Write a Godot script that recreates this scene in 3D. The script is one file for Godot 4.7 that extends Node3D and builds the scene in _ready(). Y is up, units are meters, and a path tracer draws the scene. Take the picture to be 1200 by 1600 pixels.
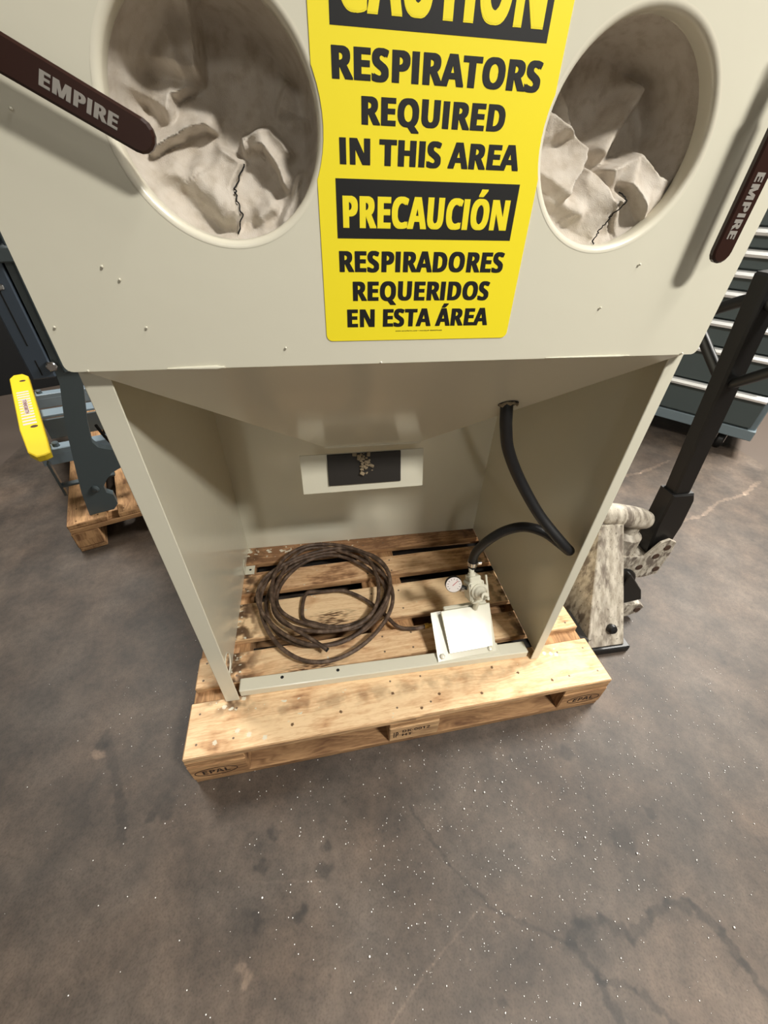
extends Node3D
# A blast cabinet on a pallet in a dim workshop. Units are metres, y is up, the cabinet front is the plane z = 0.

var rng := RandomNumberGenerator.new()
var M := {}
var bold: SystemFont

# ---------------------------------------------------------------- mesh builder
class MB:
	var v := PackedVector3Array()
	var n := PackedVector3Array()
	var uv := PackedVector2Array()
	var idx := PackedInt32Array()

	func vert(p: Vector3, nn: Vector3, t: Vector2) -> int:
		v.append(p); n.append(nn); uv.append(t)
		return v.size() - 1

	# corners counter-clockwise seen from outside
	func quad(a: Vector3, b: Vector3, c: Vector3, d: Vector3, ua := Vector2(), ub := Vector2(1, 0), uc := Vector2(1, 1), ud := Vector2(0, 1)) -> void:
		var nn := (b - a).cross(d - a)
		if nn.length_squared() < 1e-16:
			nn = (c - b).cross(d - b)
		nn = nn.normalized()
		var i := vert(a, nn, ua)
		vert(b, nn, ub); vert(c, nn, uc); vert(d, nn, ud)
		idx.append_array(PackedInt32Array([i, i + 2, i + 1, i, i + 3, i + 2]))

	func tri(a: Vector3, b: Vector3, c: Vector3, ua := Vector2(), ub := Vector2(), uc := Vector2()) -> void:
		var nn := (b - a).cross(c - a).normalized()
		var i := vert(a, nn, ua)
		vert(b, nn, ub); vert(c, nn, uc)
		idx.append_array(PackedInt32Array([i, i + 2, i + 1]))

	func box(x: Transform3D, s: Vector3, bv := 0.002, shift := Vector2()) -> void:
		var h := s * 0.5
		var long := 0
		if s.y > s[long]: long = 1
		if s.z > s[long]: long = 2
		bv = minf(bv, minf(h.x, minf(h.y, h.z)) * 0.9)
		for ax in 3:
			var u := (ax + 1) % 3
			var w := (ax + 2) % 3
			for sg in [-1.0, 1.0]:
				var q := []
				var t := []
				for k in 4:
					var p := Vector3()
					p[ax] = h[ax] * sg
					var su: float = -1.0 if k == 0 or k == 3 else 1.0
					var sw: float = -1.0 if k < 2 else 1.0
					p[u] = (h[u] - bv) * su
					p[w] = (h[w] - bv) * sw
					q.append(x * p)
					t.append((Vector2(p[u], p[w]) if long != w else Vector2(p[w], p[u])) + shift + Vector2(0, ax * 0.31))
				if sg > 0: quad(q[0], q[1], q[2], q[3], t[0], t[1], t[2], t[3])
				else: quad(q[3], q[2], q[1], q[0], t[3], t[2], t[1], t[0])
		# bevels along every edge and corner
		for ax in 3:
			var u := (ax + 1) % 3
			var w := (ax + 2) % 3
			for su in [-1.0, 1.0]:
				for sw in [-1.0, 1.0]:
					var q := []
					for k in 4:
						var p := Vector3()
						p[ax] = (h[ax] - bv) * (-1.0 if k == 0 or k == 3 else 1.0)
						p[u] = su * (h[u] if k < 2 else h[u] - bv)
						p[w] = sw * (h[w] - bv if k < 2 else h[w])
						q.append(x * p)
					var t0 := shift + Vector2(0.0, 0.1)
					if su * sw < 0: quad(q[3], q[2], q[1], q[0], t0, t0 + Vector2(s[ax], 0), t0 + Vector2(s[ax], bv), t0 + Vector2(0, bv))
					else: quad(q[0], q[1], q[2], q[3], t0, t0 + Vector2(s[ax], 0), t0 + Vector2(s[ax], bv), t0 + Vector2(0, bv))
		for sx in [-1.0, 1.0]:
			for sy in [-1.0, 1.0]:
				for sz in [-1.0, 1.0]:
					var a := x * Vector3(sx * h.x, sy * (h.y - bv), sz * (h.z - bv))
					var b := x * Vector3(sx * (h.x - bv), sy * h.y, sz * (h.z - bv))
					var c := x * Vector3(sx * (h.x - bv), sy * (h.y - bv), sz * h.z)
					if sx * sy * sz > 0: tri(a, b, c, shift, shift, shift)
					else: tri(a, c, b, shift, shift, shift)

	# polygon (x, y) counter-clockwise, from z = 0 to z = depth, edges bevelled by bv
	func prism(x: Transform3D, poly: PackedVector2Array, depth: float, bv := 0.001) -> void:
		var m := poly.size()
		var area := 0.0
		for i in m: area += poly[i].cross(poly[(i + 1) % m])
		if area < 0: poly.reverse()
		var ins := PackedVector2Array()
		for i in m:
			var e0 := (poly[i] - poly[(i + m - 1) % m]).normalized()
			var e1 := (poly[(i + 1) % m] - poly[i]).normalized()
			var nn := Vector2(-e0.y, e0.x) + Vector2(-e1.y, e1.x)
			var l := maxf(nn.length_squared(), 0.4)
			ins.append(poly[i] + nn * (2.0 * bv / l))
		var b2 := minf(bv, depth * 0.45)
		var ids := Geometry2D.triangulate_polygon(ins)
		for k in range(0, ids.size(), 3):
			var a := ins[ids[k]]; var b := ins[ids[k + 1]]; var c := ins[ids[k + 2]]
			if (b - a).cross(c - a) < 0:
				var t := b; b = c; c = t
			tri(x * Vector3(a.x, a.y, depth), x * Vector3(b.x, b.y, depth), x * Vector3(c.x, c.y, depth), a, b, c)
			tri(x * Vector3(a.x, a.y, 0), x * Vector3(c.x, c.y, 0), x * Vector3(b.x, b.y, 0), a, c, b)
		for i in m:
			var j := (i + 1) % m
			var a := poly[i]; var b := poly[j]; var ai := ins[i]; var bi := ins[j]
			quad(x * Vector3(a.x, a.y, b2), x * Vector3(b.x, b.y, b2), x * Vector3(b.x, b.y, depth - b2), x * Vector3(a.x, a.y, depth - b2), a, b, b + Vector2(0, depth), a + Vector2(0, depth))
			quad(x * Vector3(a.x, a.y, depth - b2), x * Vector3(b.x, b.y, depth - b2), x * Vector3(bi.x, bi.y, depth), x * Vector3(ai.x, ai.y, depth), a, b, bi, ai)
			quad(x * Vector3(ai.x, ai.y, 0), x * Vector3(bi.x, bi.y, 0), x * Vector3(b.x, b.y, b2), x * Vector3(a.x, a.y, b2), ai, bi, b, a)

	func tube(pts: PackedVector3Array, r: float, sides := 12, closed := false, rads := PackedFloat32Array(), caps := true) -> void:
		var m := pts.size()
		var up := Vector3.UP
		var start := v.size()
		var len := 0.0
		var nn := Vector3()
		for i in m + (1 if closed else 0):
			var p := pts[i % m]
			var d: Vector3
			if closed: d = pts[(i + 1) % m] - pts[(i + m - 1) % m]
			else: d = pts[mini(i + 1, m - 1)] - pts[maxi(i - 1, 0)]
			d = d.normalized()
			if i == 0:
				if absf(d.dot(up)) > 0.95: up = Vector3.RIGHT
				nn = d.cross(up).normalized()
			else:
				len += p.distance_to(pts[(i - 1) % m])
				nn = (nn - d * nn.dot(d)).normalized()
			var bb := d.cross(nn)
			var rr := rads[i % m] if rads.size() else r
			for k in sides + 1:
				var a := TAU * k / sides
				var o := nn * cos(a) + bb * sin(a)
				vert(p + o * rr, o, Vector2(float(k) / sides * TAU * r, len))
		var rows := m + (1 if closed else 0)
		for i in rows - 1:
			for k in sides:
				var a := start + i * (sides + 1) + k
				var b := a + sides + 1
				idx.append_array(PackedInt32Array([a, b, a + 1, a + 1, b, b + 1]))
		if not closed and caps:
			for e in 2:
				var row := start + (0 if e == 0 else (rows - 1) * (sides + 1))
				var c := pts[0] if e == 0 else pts[m - 1]
				for k in sides:
					var a := v[row + k]; var b := v[row + k + 1]
					if e == 0: tri(c, b, a)
					else: tri(c, a, b)

	# profile points (radius, height along local y), counter-clockwise solid: from bottom to top on the outside
	func lathe(x: Transform3D, prof: PackedVector2Array, segs := 24, sharp := true) -> void:
		for i in prof.size() - 1:
			var p := prof[i]; var q := prof[i + 1]
			var d := (q - p).normalized()
			var na := Vector2(d.y, -d.x)
			var n0 := na; var n1 := na
			if not sharp:
				if i > 0: n0 = (na + Vector2((p - prof[i - 1]).normalized().y, -(p - prof[i - 1]).normalized().x)).normalized()
				if i < prof.size() - 2: n1 = (na + Vector2((prof[i + 2] - q).normalized().y, -(prof[i + 2] - q).normalized().x)).normalized()
			var s := v.size()
			for k in segs + 1:
				var a := TAU * k / segs
				var c := Vector3(cos(a), 0, -sin(a))
				vert(x * (c * p.x + Vector3.UP * p.y), (x.basis * (c * n0.x + Vector3.UP * n0.y)).normalized(), Vector2(a * maxf(p.x, 0.01), p.y))
				vert(x * (c * q.x + Vector3.UP * q.y), (x.basis * (c * n1.x + Vector3.UP * n1.y)).normalized(), Vector2(a * maxf(q.x, 0.01), q.y))
			for k in segs:
				var a := s + k * 2
				idx.append_array(PackedInt32Array([a, a + 1, a + 2, a + 2, a + 1, a + 3]))

	func mesh(mat: Material) -> ArrayMesh:
		var arr := []
		arr.resize(Mesh.ARRAY_MAX)
		arr[Mesh.ARRAY_VERTEX] = v; arr[Mesh.ARRAY_NORMAL] = n; arr[Mesh.ARRAY_TEX_UV] = uv; arr[Mesh.ARRAY_INDEX] = idx
		for q in n.size():
			if absf(n[q].length_squared() - 1.0) > 0.01: n[q] = Vector3.UP
		var m := ArrayMesh.new()
		m.add_surface_from_arrays(Mesh.PRIMITIVE_TRIANGLES, arr)
		m.surface_set_material(0, mat)
		return m

# ---------------------------------------------------------------- scene helpers
func put(called: String, mesh: Mesh, parent: Node = self) -> MeshInstance3D:
	var o := MeshInstance3D.new()
	o.name = called
	o.mesh = mesh
	parent.add_child(o, true)
	return o

func obj(called: String, b: MB, mat: Material, parent: Node = self) -> MeshInstance3D:
	return put(called, b.mesh(mat), parent)

func tag(o: Node, label: String, category := "", group := "", kind := "") -> void:
	if label: o.set_meta("label", label)
	if category: o.set_meta("category", category)
	if group: o.set_meta("group", group)
	if kind: o.set_meta("kind", kind)

func thing(called: String, label: String, category: String, at := Vector3.ZERO, turn := 0.0, group := "") -> Node3D:
	var o := Node3D.new()
	o.name = called
	add_child(o, true)
	o.position = at
	o.rotation.y = turn
	tag(o, label, category, group)
	return o

func at(p: Vector3) -> Transform3D:
	return Transform3D(Basis(), p)

# a frame whose z axis is zd and whose y axis is near up
func frame(p: Vector3, zd: Vector3, up := Vector3.UP) -> Transform3D:
	var z := zd.normalized()
	var x := up.cross(z).normalized()
	return Transform3D(Basis(x, z.cross(x), z), p)

# a frame whose y axis is yd (for lathes)
func axis(p: Vector3, yd: Vector3) -> Transform3D:
	var y := yd.normalized()
	var h := Vector3.RIGHT if absf(y.x) < 0.8 else Vector3.FORWARD
	var z := h.cross(y).normalized()
	return Transform3D(Basis(y.cross(z), y, z), p)

func bar(b: MB, p: Vector3, q: Vector3, w: float, t: float, up := Vector3.UP, bv := 0.002) -> void:
	var f := frame((p + q) * 0.5, q - p, up)
	b.box(f, Vector3(w, t, p.distance_to(q)), bv)

func smooth_path(ctrl: Array, steps := 10) -> PackedVector3Array:
	var out := PackedVector3Array()
	var m := ctrl.size()
	for i in m - 1:
		var p0: Vector3 = ctrl[maxi(i - 1, 0)]
		var p1: Vector3 = ctrl[i]
		var p2: Vector3 = ctrl[i + 1]
		var p3: Vector3 = ctrl[mini(i + 2, m - 1)]
		for k in steps:
			out.append(p1.cubic_interpolate(p2, p0, p3, float(k) / steps))
	out.append(ctrl[m - 1])
	return out

# lettering: text fitted into the box (x0, y0) .. (x1, y1) of frame f, standing proud by depth
func text(called: String, s: String, mat: Material, parent: Node, f: Transform3D, x0: float, y0: float, x1: float, y1: float, depth := 0.0004, caps_only := true, fat := 0.0) -> MeshInstance3D:
	var t := TextMesh.new()
	t.font = bold
	t.text = s.replace("I", "l")      # a plain upright stroke for the capital I, cut to the capitals' height below
	t.font_size = 64
	t.pixel_size = 0.01
	t.depth = 0.01
	t.curve_step = 1.0
	var arr := t.get_mesh_arrays()
	var vs: PackedVector3Array = arr[Mesh.ARRAY_VERTEX]
	var lo := Vector3(1e9, 1e9, 1e9)
	var hi := -lo
	for p in vs:
		lo = lo.min(p); hi = hi.max(p)
	if caps_only:      # fit the capitals' height, leaving accents and tails outside
		var h := TextMesh.new()
		h.font = bold; h.text = "H"; h.font_size = 64; h.pixel_size = 0.01; h.depth = 0.01
		var hv: PackedVector3Array = h.get_mesh_arrays()[Mesh.ARRAY_VERTEX]
		var l2 := 1e9; var h2 := -1e9
		for p in hv:
			l2 = minf(l2, p.y); h2 = maxf(h2, p.y)
		h.text = "l"
		var tall := -1e9
		for p in h.get_mesh_arrays()[Mesh.ARRAY_VERTEX]: tall = maxf(tall, p.y)
		for i in vs.size():
			if absf(vs[i].y - tall) < 0.0008: vs[i].y = h2
		lo.y = l2; hi.y = h2
	var nv := PackedVector3Array()
	var nn := PackedVector3Array()
	var ns: PackedVector3Array = arr[Mesh.ARRAY_NORMAL]
	var ids := PackedInt32Array()
	var src: PackedInt32Array = arr[Mesh.ARRAY_INDEX]
	# a heavier face: the same letters laid a hair to the left and right of themselves
	var layer := 0.0
	for sh in ([Vector2.ZERO] if fat == 0.0 else [Vector2(-fat, -fat * 0.4), Vector2(fat, -fat * 0.4), Vector2(0, 0), Vector2(-fat, fat * 0.4), Vector2(fat, fat * 0.4)]):
		var first := nv.size()
		for i in vs.size():
			var p := vs[i]
			nv.append(f * Vector3(remap(p.x, lo.x, hi.x, x0 + fat, x1 - fat) + sh.x, remap(p.y, lo.y, hi.y, y0 + fat * 0.4, y1 - fat * 0.4) + sh.y, remap(p.z, lo.z, hi.z, 0.0, depth + layer)))
			nn.append((f.basis * ns[i]).normalized())
		layer += 0.00004
		for i in src: ids.append(first + i)
	var a2 := []
	a2.resize(Mesh.ARRAY_MAX)
	a2[Mesh.ARRAY_VERTEX] = nv; a2[Mesh.ARRAY_NORMAL] = nn; a2[Mesh.ARRAY_INDEX] = ids
	var am := ArrayMesh.new()
	am.add_surface_from_arrays(Mesh.PRIMITIVE_TRIANGLES, a2)
	am.surface_set_material(0, mat)
	return put(called, am, parent)

func rounded(x0: float, y0: float, x1: float, y1: float, r: float, k := 5) -> PackedVector2Array:
	var p := PackedVector2Array()
	for c in 4:
		var cx: float = x1 - r if c == 0 or c == 3 else x0 + r
		var cy: float = y1 - r if c < 2 else y0 + r
		for i in k + 1:
			var a := PI * 0.5 * (c + float(i) / k)
			p.append(Vector2(cx + cos(a) * r, cy + sin(a) * r))
	return p

# ---------------------------------------------------------------- materials
func mat(c: Color, rough := 0.5, metal := 0.0) -> StandardMaterial3D:
	var m := StandardMaterial3D.new()
	m.albedo_color = c
	m.roughness = rough
	m.metallic = metal
	return m

func noise_tex(seed_: int, freq: float, size: int, oct := 4, ramp: Gradient = null, type := FastNoiseLite.TYPE_SIMPLEX_SMOOTH) -> NoiseTexture2D:
	var n := FastNoiseLite.new()
	n.seed = seed_; n.frequency = freq; n.fractal_octaves = oct; n.noise_type = type
	var t := NoiseTexture2D.new()
	t.width = size; t.height = size; t.seamless = true; t.noise = n
	if ramp: t.color_ramp = ramp
	return t

func ramp(stops: Array) -> Gradient:
	var g := Gradient.new()
	var o := PackedFloat32Array(); var c := PackedColorArray()
	for s in stops:
		o.append(s[0]); c.append(s[1])
	g.offsets = o; g.colors = c
	return g

func fnl(s: int, f: float, o := 3) -> FastNoiseLite:
	var n := FastNoiseLite.new()
	n.seed = s; n.frequency = f; n.fractal_octaves = o; n.noise_type = FastNoiseLite.TYPE_SIMPLEX_SMOOTH
	return n

func tex(im: Image) -> ImageTexture:
	return ImageTexture.create_from_image(im)

# bare wood, grain along u: 1 m x 0.5 m per repeat
func wood_image(s: int, tone: Color, dark: Color) -> Image:
	var im := Image.create(512, 256, false, Image.FORMAT_RGB8)
	var a := fnl(s, 1.0, 3); var b := fnl(s + 1, 1.0, 2)
	for y in 256:
		for x in 512:
			var w := a.get_noise_2d(x * 0.006, y * 0.03) * 3.0
			var g := b.get_noise_2d(x * 0.012, y * 0.22 + w)
			var p := b.get_noise_2d(x * 0.05 + 40.0, y * 0.9)
			var k := clampf(0.28 + 0.42 * g + 0.16 * w + 0.2 * p, 0.0, 1.0)
			im.set_pixel(x, y, tone.lerp(dark, k))
	return im

# the deck of the cabinet's pallet seen from above, 1.2 m x 0.8 m: u from left to right, v from front to back
func deck_image() -> Image:
	var W := 1152; var H := 768
	var im := Image.create(W, H, false, Image.FORMAT_RGB8)
	var a := fnl(21, 1.0, 3); var b := fnl(22, 1.0, 2); var c := fnl(23, 1.0, 4); var e := fnl(24, 1.0, 3)
	var light := Color(0.955, 0.83, 0.655); var mid := Color(0.82, 0.645, 0.475); var dark := Color(0.40, 0.27, 0.175)
	var edges := [0.145, 0.186, 0.286, 0.327, 0.472, 0.513, 0.613, 0.654]
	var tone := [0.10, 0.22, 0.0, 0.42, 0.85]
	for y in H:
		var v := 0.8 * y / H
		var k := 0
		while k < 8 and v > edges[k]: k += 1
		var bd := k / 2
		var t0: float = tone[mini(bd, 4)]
		for x in W:
			var u := 1.2 * x / W - 0.6
			var w := a.get_noise_3d(u * 3.0, v * 14.0, bd * 7.0) * 2.2
			var g := b.get_noise_3d(u * 7.0, v * 110.0 + w, bd * 3.0)
			var f := b.get_noise_2d(u * 40.0, v * 420.0)
			var s := c.get_noise_2d(u * 6.5, v * 8.0)
			var bl := c.get_noise_2d(u * 22.0 + 60.0, v * 40.0)
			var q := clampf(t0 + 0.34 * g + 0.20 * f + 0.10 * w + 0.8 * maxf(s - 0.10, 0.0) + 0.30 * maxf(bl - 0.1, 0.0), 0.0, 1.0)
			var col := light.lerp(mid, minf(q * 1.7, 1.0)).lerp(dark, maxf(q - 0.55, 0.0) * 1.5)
			# footprint of the cabinet walls, greyed and worn
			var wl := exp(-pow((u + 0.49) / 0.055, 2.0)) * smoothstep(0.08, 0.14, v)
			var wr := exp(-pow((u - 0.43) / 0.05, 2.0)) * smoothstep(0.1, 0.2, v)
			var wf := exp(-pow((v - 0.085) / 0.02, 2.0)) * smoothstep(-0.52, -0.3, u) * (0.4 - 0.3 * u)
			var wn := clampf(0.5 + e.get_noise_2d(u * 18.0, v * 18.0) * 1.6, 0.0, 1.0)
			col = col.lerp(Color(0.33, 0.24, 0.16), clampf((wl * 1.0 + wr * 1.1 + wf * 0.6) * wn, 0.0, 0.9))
			# oily knots in the middle board
			var kn := exp(-pow((v - 0.375) / 0.012, 2.0)) * exp(-pow((u + 0.19) / 0.05, 2.0)) + exp(-pow((v - 0.345) / 0.014, 2.0)) * exp(-pow((u + 0.20) / 0.055, 2.0)) + 0.8 * exp(-pow((v - 0.19) / 0.02, 2.0)) * exp(-pow((u + 0.27) / 0.07, 2.0))
			col = col.lerp(Color(0.28, 0.18, 0.10), clampf(kn * (0.6 + 2.2 * b.get_noise_2d(u * 24.0, v * 190.0)), 0.0, 0.85))
			# overspray and flakes of cream paint along the walls
			var near := exp(-pow((u + 0.505) / 0.030, 2.0)) * smoothstep(0.09, 0.14, v) + 0.9 * exp(-pow((v - 0.715) / 0.03, 2.0)) * smoothstep(0.25, -0.3, u) + 0.55 * exp(-pow((v - 0.108) / 0.010, 2.0)) * smoothstep(-0.1, -0.35, u) + 0.4 * exp(-pow((u - 0.475) / 0.02, 2.0)) + 0.12 * smoothstep(0.6, 0.5, absf(u + 0.25) * 2.2)
			if e.get_noise_2d(u * 30.0 + 90.0, v * 46.0) > 0.74 - 0.40 * near:
				col = col.lerp(Color(0.88, 0.87, 0.80), 0.9)
			im.set_pixel(x, y, col)
	# nail marks and drips of paint
	for p in [Vector2(-0.525, 0.03), Vector2(-0.47, 0.05), Vector2(-0.51, 0.12), Vector2(-0.46, 0.135), Vector2(-0.44, 0.035), Vector2(0.46, 0.11), Vector2(0.475, 0.105), Vector2(0.44, 0.115), Vector2(-0.40, 0.02)]:
		blot(im, p, 0.006, Color(0.9, 0.88, 0.8), 31)
	for p in [Vector2(-0.2, 0.05), Vector2(-0.05, 0.075), Vector2(0.08, 0.05), Vector2(0.2, 0.03), Vector2(0.02, 0.02), Vector2(0.33, 0.07), Vector2(-0.33, 0.04), Vector2(0.42, 0.03), Vector2(0.26, 0.10)]:
		blot(im, p, 0.004, Color(0.34, 0.23, 0.14), 33)
	return im

func blot(im: Image, p: Vector2, r: float, c: Color, s: int) -> void:
	var n := fnl(s, 1.0, 2)
	var W := im.get_width(); var H := im.get_height()
	var cx := (p.x + 0.6) / 1.2 * W; var cy := p.y / 0.8 * H
	var R := int(r / 1.2 * W * 1.6) + 1
	for y in range(maxi(0, int(cy) - R), mini(H, int(cy) + R + 1)):
		for x in range(maxi(0, int(cx) - R), mini(W, int(cx) + R + 1)):
			var d := Vector2(x - cx, y - cy).length() / (r / 1.2 * W)
			if d < 1.0 + n.get_noise_2d(x * 0.3 + p.x * 99.0, y * 0.3) * 0.5:
				im.set_pixel(x, y, im.get_pixel(x, y).lerp(c, 0.85))

# concrete, 4.4 m square from (-1.9, -2.6): stains, scuffs, a wandering crack and a dried puddle
const FX := -1.9
const FZ := -2.6
const FS := 4.4
func floor_image() -> Image:
	var N := 1400
	var im := Image.create(N, N, false, Image.FORMAT_RGB8)
	var a := fnl(51, 1.0, 4); var b := fnl(52, 1.0, 3); var c := fnl(53, 1.0, 2)
	var base := Color(0.322, 0.278, 0.245)
	var data := PackedByteArray()
	data.resize(N * N * 3)
	var i := 0
	for y in N:
		var z := FZ + FS * y / N
		for x in N:
			var X := FX + FS * x / N
			var k := 1.0 + 0.26 * a.get_noise_2d(X * 2.2, z * 2.2) + 0.20 * b.get_noise_2d(X * 8.0, z * 8.0) + 0.10 * c.get_noise_2d(X * 40.0, z * 40.0) - 0.5 * maxf(b.get_noise_2d(X * 26.0 + 9.0, z * 26.0) - 0.45, 0.0)
			var w := b.get_noise_2d(X * 3.0 + 50.0, z * 3.0)
			var wm := 1.0 + 0.04 * w
			data[i] = clampi(int(base.r8 * k * wm), 0, 255); data[i + 1] = clampi(int(base.g8 * k), 0, 255); data[i + 2] = clampi(int(base.b8 * k / wm), 0, 255)
			i += 3
	im = Image.create_from_data(N, N, false, Image.FORMAT_RGB8, data)
	stroke(im, [Vector2(0.01, 0.25), Vector2(0.077, 0.378), Vector2(0.156, 0.469), Vector2(0.289, 0.54), Vector2(0.303, 0.545)], 0.004, 0.80, 1)
	stroke(im, [Vector2(0.303, 0.543), Vector2(0.334, 0.603), Vector2(0.345, 0.67)], 0.009, 0.70, 2)
	stroke(im, [Vector2(0.334, 0.60), Vector2(0.40, 0.625), Vector2(0.46, 0.69)], 0.007, 0.75, 3)
	stroke(im, [Vector2(0.300, 0.543), Vector2(0.339, 0.517), Vector2(0.392, 0.522), Vector2(0.437, 0.557), Vector2(0.50, 0.535), Vector2(0.553, 0.521), Vector2(0.608, 0.535), Vector2(0.644, 0.587), Vector2(0.652, 0.635), Vector2(0.666, 0.70)], 0.010, 0.72, 4)
	stroke(im, [Vector2(0.31, 0.53), Vector2(0.345, 0.535), Vector2(0.35, 0.57)], 0.024, 0.86, 5)
	stroke(im, [Vector2(-0.83, -0.06), Vector2(-0.742, 0.106), Vector2(-0.70, 0.21)], 0.012, 0.80, 6)
	for p in [[-0.368, 0.311, 0.013], [-0.341, 0.253, 0.013], [-0.276, 0.409, 0.012], [-0.27, 0.40, 0.007], [-0.651, 0.171, 0.012], [-0.22, 0.34, 0.018], [-0.21, 0.30, 0.014], [-0.83, -0.03, 0.014], [0.52, 0.40, 0.03], [0.63, 0.36, 0.012], [0.48, 0.19, 0.02], [-0.62, 0.15, 0.03], [-0.37, 0.40, 0.012]]:
		stroke(im, [Vector2(p[0], p[1]), Vector2(p[0] + 0.004, p[1] + 0.002)], p[2], 0.70, 7)
	for p in [[1.403, -1.097, 1.94, -1.239], [1.578, -0.709, 1.902, -0.825], [1.92, -0.83, 2.308, -0.973], [1.62, -1.314, 1.946, -1.52]]:
		stroke(im, [Vector2(p[0], p[1]), Vector2((p[0] + p[2]) * 0.5, (p[1] + p[3]) * 0.5 + 0.03), Vector2(p[2], p[3])], 0.010, 1.35, 8)
	stroke(im, [Vector2(-0.10, 0.59), Vector2(0.0, 0.526), Vector2(0.13, 0.46)], 0.0025, 1.22, 9)
	stroke(im, [Vector2(-0.37, 0.34), Vector2(-0.22, 0.36)], 0.0025, 1.15, 9)
	stroke(im, [Vector2(-0.392, 0.47), Vector2(-0.382, 0.495)], 0.012, 1.4, 10)
	stroke(im, [Vector2(-0.84, -0.01), Vector2(-0.82, 0.0)], 0.010, 1.4, 11)
	for k in 60:
		var p := Vector2(rng.randf_range(-1.6, 2.3), rng.randf_range(-2.2, 0.9))
		stroke(im, [p, p + Vector2(rng.randf_range(-0.12, 0.12), rng.randf_range(-0.06, 0.06))], rng.randf_range(0.0015, 0.004), rng.randf_range(0.85, 1.2), 12 + k)
	return im

func stroke(im: Image, pts: Array, r: float, gain: float, s: int) -> void:
	var n := fnl(100 + s, 1.0, 3)
	var N := im.get_width()
	var px := FS / N
	for i in pts.size() - 1:
		var p: Vector2 = pts[i]; var q: Vector2 = pts[i + 1]
		var lo := p.min(q) - Vector2(r, r) * 2.5; var hi := p.max(q) + Vector2(r, r) * 2.5
		for y in range(maxi(0, int((lo.y - FZ) / px)), mini(N, int((hi.y - FZ) / px) + 1)):
			for x in range(maxi(0, int((lo.x - FX) / px)), mini(N, int((hi.x - FX) / px) + 1)):
				var w := Vector2(FX + x * px, FZ + y * px)
				var wob := Vector2(n.get_noise_2d(w.x * 30.0, w.y * 30.0), n.get_noise_2d(w.x * 30.0 + 70.0, w.y * 30.0)) * minf(r * 1.5, 0.012)
				var d := Geometry2D.get_closest_point_to_segment(w + wob, p, q).distance_to(w + wob)
				var k := smoothstep(r * 1.3, r * 0.5, d)
				if k > 0.0:
					var c := im.get_pixel(x, y)
					var gg := lerpf(1.0, gain, k * 0.9)
					im.set_pixel(x, y, Color(minf(c.r * gg, 1.0), minf(c.g * gg, 1.0), minf(c.b * gg, 1.0)))

# chipped white paint over dark greasy steel
func chipped_image() -> Image:
	var N := 512
	var im := Image.create(N, N, false, Image.FORMAT_RGB8)
	var a := fnl(71, 1.0, 4); var b := fnl(72, 1.0, 3)
	for y in N:
		for x in N:
			var k := a.get_noise_2d(x * 0.012, y * 0.006)
			var h := b.get_noise_2d(x * 0.035, y * 0.016)
			var q := b.get_noise_2d(x * 0.25 + 31.0, y * 0.06)
			var c := Color(0.79, 0.76, 0.70).lerp(Color(0.55, 0.51, 0.45), clampf(0.40 + h * 0.8 + q * 0.35, 0.0, 1.0))
			c = c.lerp(Color(0.43, 0.39, 0.35), smoothstep(0.05, 0.55, k + 0.5 * h + 0.12 * q))
			if a.get_noise_2d(x * 0.06 + 200.0, y * 0.06) > 0.50: c = c.lerp(Color(0.2, 0.18, 0.16), 0.7)
			im.set_pixel(x, y, c)
	return im

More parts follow.
